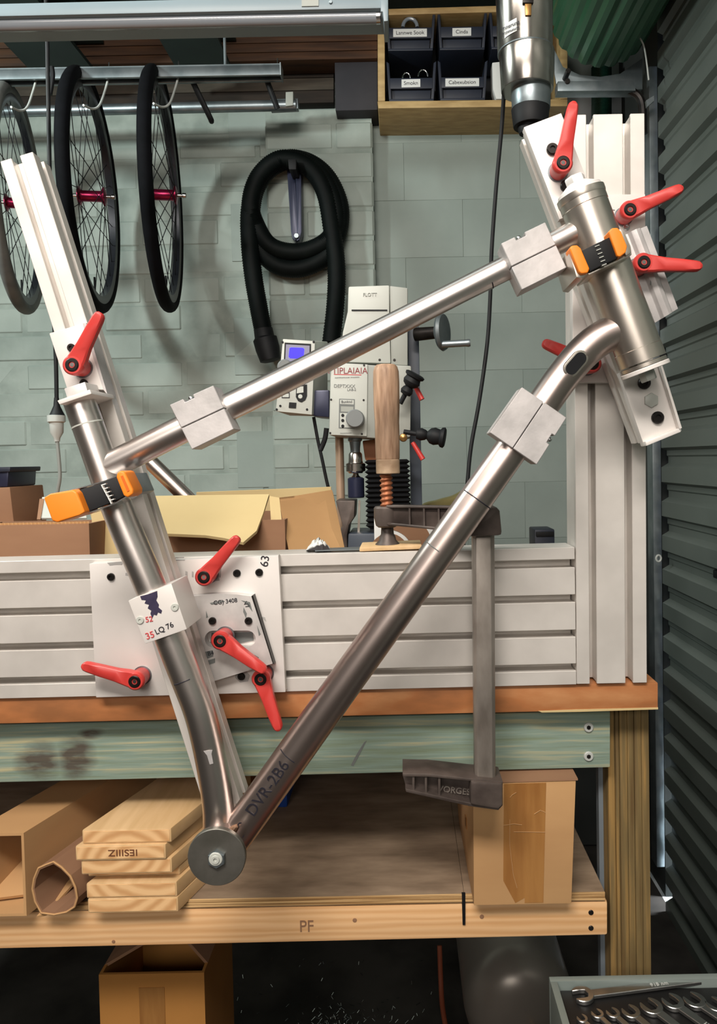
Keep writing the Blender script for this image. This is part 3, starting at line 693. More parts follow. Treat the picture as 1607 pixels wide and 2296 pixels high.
lever(1412, 470, 1532, 422, .8165, 'red clamp lever pointing up and right, upper of two beside the head tube')
lever(1443, 588, 1572, 600, .79, 'red clamp lever pointing level right, lower of two beside the head tube')
lever(1328, 815, 1218, 770, .8166, 'red clamp lever mostly hidden behind the bent top of the down tube')
lever(162, 818, 224, 712, .752, 'red clamp lever on the slide block above the seat tube')
lever(457, 1294, 530, 1210, .819, 'red clamp lever pointing up and right at the top of the base plate')
lever(493, 1437, 592, 1500, .806, 'red clamp lever in the slot of the arc plate')
lever(584, 1523, 625, 1630, .819, 'red clamp lever hanging down over the worktop edge')
lever(302, 1528, 188, 1490, .819, 'red clamp lever pointing left at the lower left of the base plate')

# ------------------------------------------------------------------ big screw clamp
Yc = .785
bc = thing('screw_clamp', 'large old bar clamp with wooden handle clamping the beam to the bench', 'clamp', P(1090, 1815, Yc))
mb = MB()
c0 = [P(1058, 1150, Yc), P(1066, 1150, Yc-.004), P(1100, 1150, Yc-.004), P(1108, 1150, Yc)]
c1 = [P(1064, 1770, Yc), P(1071, 1770, Yc-.004), P(1104, 1770, Yc-.004), P(1111, 1770, Yc)]
D = V((0, .012, 0))
mb.loft([c0+[c0[3]+D, c0[0]+D], c1+[c1[3]+D, c1[0]+D]]).build('bar', mBarS, bc, .0008)
plate([(1055, 1139), (1115, 1137), (1121, 1146), (1126, 1201), (1050, 1204)], .762, .812, 'fixed_head', mCast, bc, .004)
# upper arm reaching back over the beam
Ys_ = .852
def arm(p0, p1, h0_, h1_, th, name, ribs, m=mCast, parent=bc):
    rows = []
    for p, h in ((p0, h0_), (p1, h1_)):
        rows.append([p+V((0, -th/5, -h/2)), p+V((0, th/5, -h/2)), p+V((0, th/5, h/2)), p+V((0, -th/5, h/2))])
    a = MB().loft(rows)
    for s in (-1, 1):
        rows = []
        for p, h in ((p0, h0_), (p1, h1_)):
            q = p+V((0, 0, s*h/2)); rows.append([q+V((0, -th/2, -.0015)), q+V((0, th/2, -.0015)), q+V((0, th/2, .0015)), q+V((0, -th/2, .0015))])
        a.loft(rows)
    for t in ribs:
        p = p0+(p1-p0)*t; h = h0_+(h1_-h0_)*t; a.box(p, .0025, th*.9, h)
    return a.build(name, m, parent, .0008, seg=1)
q0, q1 = P(1085, 1166, .79), P(866, 1154, .842)
arm(q0, q1, R(56, .79), R(38, .842), .018, 'upper_arm', (.3, .45, .6, .75))
MB().lathe(P(866, 1137, Ys_-.006), (0, 0, -1), [(.013, -.001), (.0145, .001), (.0145, .012), (.0125, .021), (.010, .023)], 24).build('screw_boss', mCast, bc)
# spindle: wavy thread
pr_ = []; zt0, zt1 = P(866, 1058, .846).z, P(866, 1180, .846).z
n_ = 60
ctr = P(866, 1100, .846)
mb = MB(); rings = []
for k in range(n_+1):
    z = zt0+(zt1-zt0)*k/n_; ring = []
    for i in range(20):
        a = 2*PI*i/20; r = .0066+.0011*math.sin(a+k/n_*2*PI*11)
        ring.append(V((ctr.x+r*math.cos(a), ctr.y+r*math.sin(a), z)))
    rings.append(ring)
mb.loft(rings).build('threaded_spindle', mRust, bc, ang=80)
zp = P(868, 1224, .85).z
MB().lathe(V((ctr.x, .852, zp)), (0, 0, 1), [(.0135, 0), (.0145, .0008), (.0140, .0025), (.010, .0065), (.0092, .011), (.0075, .0135), (.0068, .026)], 28).build('swivel_pad', mCast, bc)
zh = P(868, 1062, .846).z; zf = P(868, 1030, .846).z; zh1 = P(868, 818, .846).z; hx = P(867, 930, .846).x
MB().lathe(V((hx, .846, zh)), (0, 0, 1), [(.0130, 0), (.0136, .0008), (.0136, zf-zh-.0008), (.013, zf-zh)], 28).build('ferrule', mFerrule, bc)
hl = zh1-zf
MB().lathe(V((hx, .846, zf)), (0, 0, 1), [(.0131, 0), (.0137, .001), (.0141, hl*.25), (.0139, hl*.4), (.0148, hl*.55), (.0150, hl*.8), (.0146, hl*.93), (.0130, hl*.98), (.0105, hl)], 32).build('wooden_handle', mHandle, bc)
# lower arm under the rail
plate([(902, 1738), (960, 1739), (1060, 1750), (1127, 1756), (1127, 1806), (1118, 1816), (1054, 1806), (912, 1772)], .789, .797, 'lower_arm', mCast, bc, .001)
plate([(902, 1734), (960, 1735), (1060, 1746), (1127, 1752), (1127, 1757), (1060, 1752), (960, 1742), (903, 1741)], .774, .812, 'arm_flange', mCast, bc, .0008)
plate([(908, 1768), (1054, 1800), (1120, 1810), (1118, 1817), (1052, 1808), (910, 1776)], .774, .812, 'arm_flange', mCast, bc, .0008)
for u in (924, 952, 982): plate([(u, 1740), (u+5, 1740), (u+5, 1768+(u-900)*.22), (u, 1768+(u-900)*.22)], .776, .789, 'rib', mCast, bc)
plate([(1055, 1752), (1127, 1757), (1127, 1806), (1118, 1815), (1054, 1804)], .770, .81, 'lower_head', mCast, bc, .003)
lab(text('raised_letters', 'VORGES', .0095, P(1018, 1772, .7885), mBarS, bc, ang=rad(-8), ext=.001), 'raised cast letters')
wp = MB().prism([P(805, 1237, .832), P(945, 1231, .832), P(945, 1221, .832), P(806, 1227, .832)], (0, .05, 0)).build('wooden_pad', mPineTop, bevel=.0015)
zb_ = max(v.z for v in [P(805, 1237, .832)])
tag(wp, 'thin pine offcut under the foot of the screw clamp', 'offcut')

# ------------------------------------------------------------------ things behind the beam on the bench
def open_box(name, label, x0, x1, y0, y1, z0_, z1_, m, th=.004, loc=None):
    t = thing(name, label, 'cardboard box', ((x0+x1)/2, (y0+y1)/2, z0_))
    for nm, c, s in (('front', ((x0+x1)/2, y0+th/2, (z0_+z1_)/2), (x1-x0, th, z1_-z0_)), ('back', ((x0+x1)/2, y1-th/2, (z0_+z1_)/2), (x1-x0, th, z1_-z0_)),
                     ('side', (x0+th/2, (y0+y1)/2, (z0_+z1_)/2), (th, y1-y0-2*th, z1_-z0_)), ('side', (x1-th/2, (y0+y1)/2, (z0_+z1_)/2), (th, y1-y0-2*th, z1_-z0_)),
                     ('bottom', ((x0+x1)/2, (y0+y1)/2, z0_+th/2), (x1-x0-2*th, y1-y0-2*th, th))):
        MB().box(c, *s).build(nm+'_panel', m, t)
    return t
def flap(t, pts, m, name='flap', th=.004, rough=0):
    """four or more 3-D corners, given thickness along the normal"""
    pts = [V(p) for p in pts]; n = (pts[1]-pts[0]).cross(pts[2]-pts[0]).normalized()*th
    return MB().prism(pts, n).build(name, m, t)
# brown box at far left, cut open with its fluted edge up
zt = P(100, 1176, .93).z
bx1 = open_box('cardboard_box', 'dark brown open carton at the left end of the bench top', P(-60, 1200, .93).x, P(200, 1200, .93).x, .93, .995, ZT, zt, mCardD)
mb = MB(); xa, xb = P(-60, 1176, .93).x, P(197, 1172, .93).x; nf = 60; q = []
for k in range(nf+1): q.append(V((xa+(xb-xa)*k/nf, .934+(.0016 if k % 2 else -.0016), zt)))
for k in range(nf): mb.bar(q[k], q[k+1], .0012, .005, up=(0, 0, 1))
mb.build('fluted_edge', mCard, bx1)
flap(bx1, [P(86, 1165, 1.05), P(195, 1165, 1.05), P(190, 1118, 1.09), P(96, 1118, 1.09)], mMachG, th=.003)
flap(bx1, [P(84, 1168, 1.045), P(92, 1168, 1.045), P(100, 1122, 1.085), P(90, 1122, 1.085)], mCardD, th=.003)
# yellow box with its flaps out
x0_, x1_ = P(208, 1240, 1.0).x, P(640, 1240, 1.0).x
bx2 = open_box('cardboard_box', 'big open yellow-tan carton with spread flaps behind the base plate', x0_, x1_, 1.0, 1.19, ZT, P(400, 1170, 1.0).z, mCardD)
flap(bx2, [P(330, 1112, 1.06), P(603, 1108, 1.06), P(590, 1150, 1.01), P(575, 1190, .965), P(545, 1216, .945), P(500, 1206, .945), P(460, 1200, .945), P(365, 1196, .945)], mCardY, th=.004)
flap(bx2, [P(205, 1142, .985), P(262, 1136, .985), P(268, 1250, .975), P(208, 1250, .975)], mCardY)
flap(bx2, [P(200, 1145, 1.10), P(330, 1112, 1.10), P(330, 1180, 1.02), P(210, 1180, 1.02)], mCardY)
flap(bx2, [P(440, 1104, 1.24), P(742, 1092, 1.24), P(742, 1160, 1.245), P(440, 1170, 1.245)], mCardY)
flap(bx2, [P(604, 1112, 1.03), P(626, 1116, 1.03), P(640, 1250, 1.0), P(612, 1250, 1.0)], mCardY)
flap(bx2, [P(624, 1116, 1.03), P(660, 1112, 1.06), P(700, 1106, 1.09), P(744, 1098, 1.12), P(772, 1232, 1.06), P(650, 1250, 1.0)], mCard, th=.005)
# shining dark tube leaning out of the box
tb = MB().tube([P(285, 985, 1.12), P(500, 1195, 1.12)], R(17, 1.12), 28).build('steel_tube', mTubeD); tag(tb, 'short dark steel tube standing in the yellow-tan carton', 'tube')
# back-left boxes
tag(MB().prism([P(-40, 1095, 1.3), P(22, 1092, 1.3), P(32, 1180, 1.3), P(-40, 1180, 1.3)], (0, .12, 0)).build('cardboard_box', mCardD, bevel=.002), 'small closed brown carton under the blue tub at the left edge', 'cardboard box')
t = thing('storage_tub', 'dark blue plastic tub on a carton at the left edge', 'tub', P(0, 1093, 1.32))
plate([(-40, 1058), (19, 1056), (17, 1092), (-40, 1093)], 1.30, 1.40, 'body', mNavy, t, .003)
plate([(-42, 1048), (23, 1047), (22, 1058), (-42, 1060)], 1.295, 1.405, 'rim', mSlate, t, .002)
# rag, ruler
mb = MB(); rows = []
rnd = random.Random(3)
for i in range(9):
    row = []
    for j in range(13):
        u = 686+j*4.7; hgt = math.sin(PI*j/12)**.8*math.sin(PI*i/8)**.8*22*(1+.35*math.sin(j*2.3+i*1.7)); p = P(u, 1234-hgt, .838+.03*i/8); row.append(p+V((0, rnd.uniform(-.001, .001), 0)))
    rows.append(row)
mb.loft(rows, closed=False, caps=False)
rag = mb.build('rag', mat('rag', (216, 216, 212), (52, 48, 50), scale=32, rough=.9, lo=.5, hi=.56, detail=1), ang=60); tag(rag, 'crumpled black and white rag lying on the beam', 'rag')
ru = MB().prism([P(706, 1236.5, .835), P(806, 1233, .835), P(806, 1230.5, .835), P(706, 1234, .835)], (0, .02, 0)).build('steel_ruler', mGalv); tag(ru, 'short steel ruler lying on the beam beside the pine offcut', 'ruler')
# printed white box behind the clamp
wb = thing('printed_box', 'white box printed with black arcs behind the foot of the screw clamp', 'box', P(910, 1320, 1.02))
MB().prism([P(838, 1150, 1.0), P(968, 1150, 1.0), P(1004, 1228, 1.0), V((P(1004, 1228, 1.0).x, 1.0, ZT)), V((P(838, 1228, 1.0).x, 1.0, ZT))], (0, .10, 0)).build('body', mPaper, wb, .001)
def arc_band(cu, cv, r0, r1, a0, a1, Y, name, m, parent):
    o = [(cu+r1*math.cos(rad(a0+(a1-a0)*k/16)), cv-r1*math.sin(rad(a0+(a1-a0)*k/16))) for k in range(17)]
    i = [(cu+r0*math.cos(rad(a0+(a1-a0)*k/16)), cv-r0*math.sin(rad(a0+(a1-a0)*k/16))) for k in range(16, -1, -1)]
    return plate(o+i, Y, Y+.0015, name, m, parent)
arc_band(872, 1240, 20, 44, 0, 175, .999, 'printed_arc', mCardD, wb); arc_band(872, 1240, 52, 100, 8, 90, .999, 'printed_arc', mCardD, wb)
# black adapter, foam strips
ad = thing('power_adapter', 'small black box behind the beam near the upright post', 'box', V((P(1221, 1200, 1.3).x, 1.33, ZT)))
zt2 = P(1221, 1187, 1.3).z
MB().box((P(1221, 1200, 1.3).x, 1.33, (ZT+zt2)/2), R(45, 1.3), .06, zt2-ZT).build('body', mSlate, ad, .003)
MB().box((P(1221, 1200, 1.3).x, 1.299, zt2-.008), R(40, 1.3), .004, .008).build('lid_lip', mBlack, ad, .001)
def strip(name, label, pts, th, m, Y):
    path = catmull([P(u, v, Y) for u, v in pts], 6)
    mb = MB(); rows = []
    for i, p in enumerate(path):
        t = (path[min(i+1, len(path)-1)]-path[max(i-1, 0)]).normalized(); n = V((-t.z, 0, t.x))*th/2
        rows.append([p+n, p-n, p-n+V((0, .05, 0)), p+n+V((0, .05, 0))])
    return tag(mb.loft(rows).build(name, m, bevel=.001, ang=50), label, 'foam strip')
strip('foam_strip', 'olive foam strip curving up right of the drill press column', [(930, 1330), (930, 1230), (945, 1150), (985, 1132), (1020, 1122), (1048, 1107)], R(18, 1.42), mOlive, 1.42)
strip('foam_strip', 'yellow-green foam strip curving up behind the olive one', [(1000, 1340), (990, 1240), (985, 1165), (1020, 1140), (1050, 1124), (1075, 1118)], R(17, 1.46), mYell, 1.46)

# ------------------------------------------------------------------ drill press
dpz = ZT
dr = thing('drill_press', 'light grey bench drill press with control box and blue screen', 'drill press', V((P(830, 1200, 1.36).x, 1.36, dpz)))
Yd = 1.24
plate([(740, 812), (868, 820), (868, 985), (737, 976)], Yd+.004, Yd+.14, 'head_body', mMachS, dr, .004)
fp = plate([(742, 813), (824, 817), (822, 978), (738, 975)], Yd, Yd+.006, 'front_panel', mMachG, dr, .001)
for u, v in ((816, 819), (815, 897), (742, 896), (740, 971), (811, 973)): disc(u, v, 2.4, Yd-.001, Yd+.002, 10).build('panel_screw', mBlackM, fp)
plate([(780, 662), (781, 642), (873, 639), (873, 700), (876, 815), (762, 812), (768, 745), (779, 698)], Yd+.02, Yd+.15, 'motor_cover', mMachG, dr, .003)
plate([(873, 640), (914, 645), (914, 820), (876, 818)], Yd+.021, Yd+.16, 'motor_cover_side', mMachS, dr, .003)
plate([(788, 694), (868, 694), (868, 697), (788, 697)], Yd+.0185, Yd+.022, 'vent_slot', mBlack, dr)
text('embossed_letters', 'FLOTT', .008, P(829, 661, Yd+.0195), mMachS, dr, ext=.0008)
for u in (851, 884): disc(u, 807, 3, Yd+.0195, Yd+.03, 10).build('cover_bolt', mBlackM, dr)
lab(text('brand_letters', 'OPTIPLAIAIA', .0148, P(772, 832, Yd-.0003), mat('maroon_print', (130, 36, 44), rough=.6), fp, ang=rad(-1), sx=.92), 'dark red printed letters')
plate([(748, 838.5), (810, 840), (810, 841.6), (748, 840)], Yd-.0004, Yd+.001, 'red_underline', mInkR, fp)
text('small_print', 'uunnmunnuuun nnuunmn', .0040, P(778, 846, Yd-.0003), mInkG, fp)
lab(text('model_letters', 'DEPTXXX', .0080, P(772, 866, Yd-.0003), mInkG, fp, ang=rad(-2)), 'grey printed letters')
text('model_letters', 'LAB-2', .0060, P(788, 874, Yd-.0003), mInkG, fp)
hp = plate([(760, 894), (795, 895), (795, 961), (759, 960)], Yd-.0008, Yd+.001, 'legend_panel', mInkG, fp)
plate([(762, 896), (793, 897), (793, 907), (762, 906)], Yd-.0013, Yd, 'legend_field', mMachG, fp)
plate([(764, 911), (792, 912), (792, 924), (764, 923)], Yd-.0013, Yd, 'readout', mMachS, fp)
plate([(762, 926), (793, 927), (793, 959), (762, 958)], Yd-.0013, Yd, 'legend_field', mMachG, fp)
text('legend_print', 'Bunknd', .006, P(777, 901, Yd-.0016), mInk, fp)
for v in (931, 942.5, 955): disc(768, v, 3.4, Yd-.003, Yd, 12).build('button', mBlack, fp)
kn = MB().lathe(P(795, 938, Yd-.022), (0, 1, 0), [(R(18, Yd), 0), (R(20, Yd), .002), (R(20.5, Yd), .018), (R(15, Yd), .0215)], 36).build('speed_knob', mKnob, dr)
text('maker_print', 'nnunnmunnn', .0036, P(775, 971, Yd-.0003), mInkG, fp)
# right side details
plate([(884, 818), (922, 820), (920, 980), (884, 984)], Yd+.01, Yd+.12, 'gear_housing', mMachS, dr, .003)
mb = MB()
def feed_knob(p0, p1, name='feed_handle'):
    p0, p1 = V(p0), V(p1); ax = (p1-p0); L_ = ax.length
    h = MB().lathe(p0, ax, [(.004, 0), (.004, L_*.3), (.0085, L_*.32), (.0105, L_*.42), (.0085, L_*.52), (.0065, L_*.56), (.0125, L_*.64), (.0145, L_*.74), (.0125, L_*.86), (.016, L_*.90), (.017, L_*.97), (.014, L_)], 20)
    return h.build(name, mBlack, dr)
feed_knob(P(897, 905, Yd-.02), P(932, 838, Yd-.03)); feed_knob(P(905, 968, Yd-.02), P(998, 982, Yd-.03))
for a_, b_ in (((925, 855), (946, 896)), ((925, 992), (948, 1030))):
    MB().tube([P(*a_, Yd-.005), P(*b_, Yd-.01)], [R(5, Yd), R(6, Yd)], 12).build('lock_lever', mRed, dr)
MB().lathe(P(904, 981, Yd-.03), (0, 1, 0), [(.002, 0), (.006, .002), (.007, .006), (.006, .01)], 16).build('ball_end', mBrass, dr)
# columns
MB().box((P(931, 1000, Yd+.1).x, Yd+.12, (P(931, 720, 1.34).z+dpz)/2), R(25, Yd+.1), .05, P(931, 720, 1.34).z-dpz).build('dovetail_column', mMachD, dr, .002)
MB().lathe(V((P(761, 1000, Yd+.12).x, Yd+.12, dpz)), (0, 0, 1), [(R(9.5, 1.36), 0), (R(9.5, 1.36), P(761, 960, 1.36).z-dpz)], 24).build('round_post', mat('tan_post', (176, 148, 124), (190, 164, 140), scale=8, rough=.4, metal=.3), dr)
# bellows: one pleated part
zb0, zb1 = P(870, 1180, Yd+.06).z, P(870, 1030, Yd+.06).z; npl = 14
xc0, hw = P(870, 1100, Yd+.06).x, R(50, Yd+.06)
for k in range(npl):
    z = zb0+(zb1-zb0)*(k+.5)/npl; hh = (zb1-zb0)/npl
    r0 = [V((xc0-hw*.86, Yd+.036, z-hh*.5)), V((xc0+hw*.86, Yd+.036, z-hh*.5)), V((xc0+hw*.86, Yd+.10, z-hh*.5)), V((xc0-hw*.86, Yd+.10, z-hh*.5))]
    r1 = [V((xc0-hw, Yd+.03, z)), V((xc0+hw, Yd+.03, z)), V((xc0+hw, Yd+.11, z)), V((xc0-hw, Yd+.11, z))]
    r2 = [p+V((0, 0, hh*.98)) for p in r0]
    MB().loft([r0, r1, r2]).build('bellows_pleat', mBlack, dr, smooth=False)
MB().box((xc0, Yd+.08, (zb0+dpz)/2+.0), hw*1.7, .05, zb0-dpz+.002).build('bellows_base', mMachD, dr, .002)
# quill, chuck, cutter
qx = P(797, 1050, Yd+.05); ax_ = (0, 0, -1)
def lth(v0, segs, name, m, n=28):
    z = P(797, v0, Yd+.05).z
    MB().lathe(V((qx.x, Yd+.05, z)), (0, 0, -1), [(R(r, Yd+.05), R(h, Yd+.05)) for r, h in segs], n).build(name, m, dr)
lth(976, [(16, 0), (16, 12), (13, 14), (11, 30), (11, 40)], 'quill', mGalv)
lth(1014, [(12, 0), (15, 4), (16, 20), (17, 24), (22, 26), (22, 42), (17, 44), (15, 47)], 'chuck', mStain)
lth(1058, [(5, 0), (7, 8), (14, 14)], 'cutter_shank', mStain)
lth(1070, [(14, 0), (18.5, 3), (18.5, 44), (17, 46)], 'hole_cutter', mNavy)
# vice and table
MB().box((qx.x-.005, Yd+.05, dpz+.02), .16, .14, .04).build('base', mMachD, dr, .004)
plate([(752, 1122), (796, 1122), (794, 1160), (782, 1178), (778, 1200), (780, 1300), (740, 1300), (744, 1210), (768, 1180)], Yd+.03, Yd+.10, 'vice_jaw', mCast, dr, .003)
plate([(780, 1196), (845, 1196), (845, 1310), (776, 1310)], Yd+.03, Yd+.14, 'vice_body', mMachD, dr, .004)
plate([(803, 1122), (808, 1122), (806, 1200), (801, 1200)], Yd+.06, Yd+.065, 'drill_bit', mTubeH, dr)
plate([(812, 988), (852, 984), (856, 1042), (840, 1052), (818, 1030)], Yd+.06, Yd+.10, 'wiper_block', mat('rust_block', (150, 92, 56), (170, 110, 70), scale=12, rough=.6), dr, .003)
# handwheel
wx = P(985, 745, Yd+.05)
wax = V((.92, -.40, .0)).normalized()
MB().lathe(wx-wax*.008, wax, [(.006, 0), (.012, .001), (.014, .005), (.024, .007), (.030, .009), (.033, .013), (.030, .018), (.022, .019), (.010, .019)], 36).build('handwheel', mGalv, dr)
MB().tube([wx-wax*.045, wx-wax*.004], [.012, .0105], 20).build('wheel_shaft', mBlackM, dr)
MB().lathe(wx+V((-.001, -.012, -.023)), V((.99, -.1, .02)), [(.004, 0), (.0062, .003), (.0060, .044), (.0068, .050), (.0058, .053)], 20).build('crank_handle', mGalv, dr)
# control box
cbx = plate([(634, 760), (706, 765), (699, 930), (618, 922)], Yd+.035, Yd+.042, 'control_face', mMachG, dr, .001)
fr_ = [(634, 760), (706, 765), (699, 930), (618, 922)]; bk_ = [(664, 762), (735, 766), (735, 934), (648, 932)]
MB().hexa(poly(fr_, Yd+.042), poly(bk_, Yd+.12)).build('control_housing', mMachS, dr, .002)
plate([(638, 768), (697, 771), (696, 812), (636, 812)], Yd+.0335, Yd+.036, 'screen_bezel', mBlack, cbx)
plate([(641, 772), (694, 775), (693, 810), (639, 810)], Yd+.0328, Yd+.034, 'screen', mScreenG, cbx)
lab(plate([(649, 781), (652, 779), (679, 780), (682, 783), (680, 801), (677, 804), (650, 803), (647, 800)], Yd+.0322, Yd+.0333, 'lit_display', mScreen, cbx), 'glowing blue display')
disc(638, 822, 17, Yd+.018, Yd+.036, 24).build('jog_knob', mKnob, cbx)
o_ = [(662+12*0, 873)]
kp = [(665+12*math.cos(PI*k/12), 889+12*math.sin(PI*k/12)) for k in range(13)]+[(653, 866), (690-1, 862), (688, 889)]
plate([(688-25+25*1, 862), (688, 888), (684, 897), (676, 902), (668, 899), (663, 890), (664, 864)], Yd+.0335, Yd+.036, 'keypad', mBlack, cbx)
plate([(666, 868), (680, 866), (680, 880), (665, 882)], Yd+.0328, Yd+.034, 'keypad_label', mMachG, cbx)
disc(673, 889, 5, Yd+.0328, Yd+.036, 14).build('dial', mMachG, cbx)
plate([(648, 902), (664, 903), (663, 915), (647, 914)], Yd+.033, Yd+.036, 'rocker_switch', mBlack, cbx)
plate([(633, 884), (649, 880), (649, 892), (631, 892)], Yd+.0335, Yd+.036, 'label_frame', mInk, cbx); plate([(634.5, 885), (647.5, 882), (647.5, 890.5), (632.5, 890.5)], Yd+.033, Yd+.0345, 'label_field', mMachG, cbx)
for u, v in ((633, 767), (703, 764.5+2), (620, 918), (688, 918), (628, 910)): disc(u, v, 2.6, Yd+.0335, Yd+.037, 10).build('face_screw', mBlack, cbx)
plate([(700, 875), (738, 874), (738, 936), (712, 934), (694, 930), (698, 908)], Yd+.05, Yd+.12, 'mount_boot', mNavy, dr, .003)
# y-cable under the control box
for pts in ([(703, 935), (712, 985), (722, 1030), (735, 1090), (748, 1125)], [(732, 960), (728, 985), (718, 1010)]):
    MB().tube(catmull([P(u, v, Yd+.07) for u, v in pts], 6), R(4 if len(pts) > 3 else 6, Yd), 10).build('lead', mBlack, dr)

# ------------------------------------------------------------------ hanging on the back wall
Yh = 2.47
hz = thing('vacuum_hose', 'dark ribbed vacuum hose coiled on a wall bracket', 'hose', P(660, 800, Yh))
hp_ = [(592, 752, 2), (580, 690, 2), (568, 620, 2), (560, 540, 2), (562, 460, 1), (590, 392, 0), (640, 360, 0), (690, 364, 0), (735, 400, 0), (762, 465, 0), (755, 530, 0), (725, 578, 0), (670, 602, 0), (615, 592, 0), (576, 545, 0), (563, 480, 0),
       (578, 410, 1), (620, 366, 1), (668, 358, 1), (718, 392, 1), (748, 450, 1), (752, 510, 1), (722, 548, 1), (665, 566, 1), (606, 552, 1), (574, 505, 1), (562, 455, 2), (582, 395, 2), (630, 358, 2), (690, 374, 2), (728, 430, 2), (745, 520, 2), (754, 600, 2), (752, 680, 2), (742, 770, 2)]
path = catmull([P(u, v, Yh-.012*k) for u, v, k in hp_], 28)
MB().tube(path, [R(20.5 if i % 2 else 19, Yh) for i in range(len(path))], 14).build('ribbed_tube', mHose, hz, ang=80)
MB().tube([P(590, 738, 2.44), P(593, 756, 2.44), P(594, 760, 2.44), P(600, 782, 2.44), P(606, 808, 2.44), P(606.5, 810, 2.44)], [R(21, 2.44), R(22, 2.44), R(27, 2.44), R(27, 2.44), R(23, 2.44), R(17, 2.44)], 24).build('nozzle', mBlack, hz)
hk = thing('hose_bracket', 'dark navy folded metal bracket holding the coiled hose', 'bracket', P(660, 540, 2.5))
plate([(642, 366), (656, 364), (660, 372), (668, 520), (667, 534), (661, 540), (655, 534), (652, 520)], 2.475, 2.515, 'tapered_web', mNavy, hk, .003)
plate([(661, 366), (675, 366), (676, 520), (671, 538), (664, 541), (666, 520)], 2.465, 2.515, 'tapered_web', mNavy, hk, .003)
plate([(645, 356), (664, 356), (664, 380), (647, 380)], 2.39, 2.515, 'peg', mBlack, hk, .004)
disc(664, 528, 6, 2.455, 2.47, 12).build('screw', mGalv, hk)

def wheel_proto():
    t = thing('bicycle_wheel', 'proto', 'wheel', (0, 0, 0), 'bicycle wheels hanging on hooks')
    RT = .331
    def torus(Rm, prof, n=96):
        rings = []
        for k in range(n):
            a = 2*PI*k/n; rings.append([V((x, (Rm+r)*math.cos(a), (Rm+r)*math.sin(a))) for x, r in prof])
        mb = MB(); vs_ = [p for r in rings for p in r]; m_ = len(prof); fs = []
        for k in range(n):
            for i in range(m_):
                fs.append((k*m_+i, k*m_+(i+1) % m_, ((k+1) % n)*m_+(i+1) % m_, ((k+1) % n)*m_+i))
        return mb.add(vs_, fs)
    torus(RT-.018, [(.018*math.cos(2*PI*k/14), .018*math.sin(2*PI*k/14)) for k in range(14)]).build('tyre', mRubber, t)
    torus(RT-.036, [(-.013, .006), (.013, .006), (.0135, -.004), (.010, -.016), (-.010, -.016), (-.0135, -.004)]).build('rim', mat('rim_black', (34, 36, 42), (44, 46, 52), scale=10, rough=.35, metal=.4), t)
    hub = MB().lathe((-.036, 0, 0), (1, 0, 0), [(.012, -.004), (.026, 0), (.026, .004), (.017, .008), (.0155, .012), (.0155, .060), (.017, .064), (.026, .068), (.026, .072), (.012, .076)], 32).build('hub', mMaroon, t)
    MB().lathe((-.062, 0, 0), (1, 0, 0), [(.006, 0), (.0075, .002), (.0075, .008), (.005, .010), (.005, .114), (.0075, .116), (.0075, .124), (.006, .126)], 16).build('axle', mChrome, hub)
    ms = []
    for sx_, sg in ((-1, 1), (-1, -1), (1, 1), (1, -1)):
        a = V((sx_*.033, .024*math.sin(sg*.95), .024*math.cos(.95))); e = V((0, 0, RT-.050))
        ms.append(MB().tube([a, e], .0012, 5, caps=False))
    for s in range(4):
        for k in range(7):
            if k == 0: base = ms[s].build('spoke', mBlack, t); o = base
            else: o = base.copy(); COL.objects.link(o); o.parent = t
            o.rotation_euler = (2*PI*(k*4+s)/28, 0, 0)
    MB().tube([V((0, 0, -RT+.05)), V((0, 0, -RT+.10))], .003, 8).build('valve', mBlack, t)
    return t
wl = wheel_proto(); Yw = 2.15
specs = [(206, 440, 10.2, 'black-tyred bicycle wheel with maroon hub, middle of the three hanging wheels', 1), (366, 437, 9.7, 'black-tyred bicycle wheel with maroon hub, hanging nearest the coiled hose', 1), (42, 456, 15.5, 'grey-tyred bicycle wheel hanging at the left edge behind the mast', .945)]
for i, (u, v, a, lb, s) in enumerate(specs):
    o = wl if i == 0 else copy_tree(wl)
    o.location = P(u, v, Yw); o.rotation_euler = (0, 0, rad(a)); o['label'] = lb; o.scale = (s, s, s)
    if i == 2:
        for ch in o.children:
            if ch.name.startswith('tyre'):
                ch.data = ch.data.copy(); ch.data.materials[0] = mGreyTyre
# hooks, channel, pipe, black brackets
chn = thing('strut_channel', 'galvanised steel channel carrying the wheel hooks', 'channel', P(300, 175, 2.02))
c0, c1 = P(-460, 173, 2.0), P(627, 154, 2.0); d = c1-c0
for u in (-380, 505):
    a_ = P(u, 150, 2.02); MB().tube([a_, V((a_.x, a_.y, 2.82))], .004, 8).build('hanger_rod', mGalv, chn)
mb = MB(); hh = R(13, 2.0)
sec = [c0+V((0, y, z)) for y, z in ((0, -hh), (0, hh*.55), (.002, hh*.6), (.002, hh), (.04, hh), (.04, -hh), (.03, -hh), (.03, hh-.004), (.008, hh-.004), (.008, -hh))]
mb.prism(sec, d).build('channel_body', mGalv, chn, .0008, seg=1)
MB().box(c1+V((.0015, .02, 0)), .003, .042, 2.1*hh).build('end_cap', mGalv, chn)
for u, v in ((244, 152), (400, 149), (622, 143)):
    MB().tube([P(u, v, 2.02), P(u, v-12, 2.02)], .0015, 6).build('hook_end', mChrome, chn)
for u, lb in ((83, 'thin bright wire hook of the grey-tyred wheel'), (245, 'thin bright wire hook holding the middle wheel'), (402, 'thin bright wire hook holding the wheel nearest the hose')):
    v = 178 - (u-83)*.025
    q = catmull([P(u, v-6, 2.03), P(u-10, v+30, 2.0), P(u-22, v+62, 1.93), P(u-38, v+70, 1.9), P(u-58, v+62, 1.86)], 6)
    h_ = MB().tube(q, .0029, 8).build('wheel_hook', mPlugW); tag(h_, lb, 'hook', 'wire hooks on the channel')
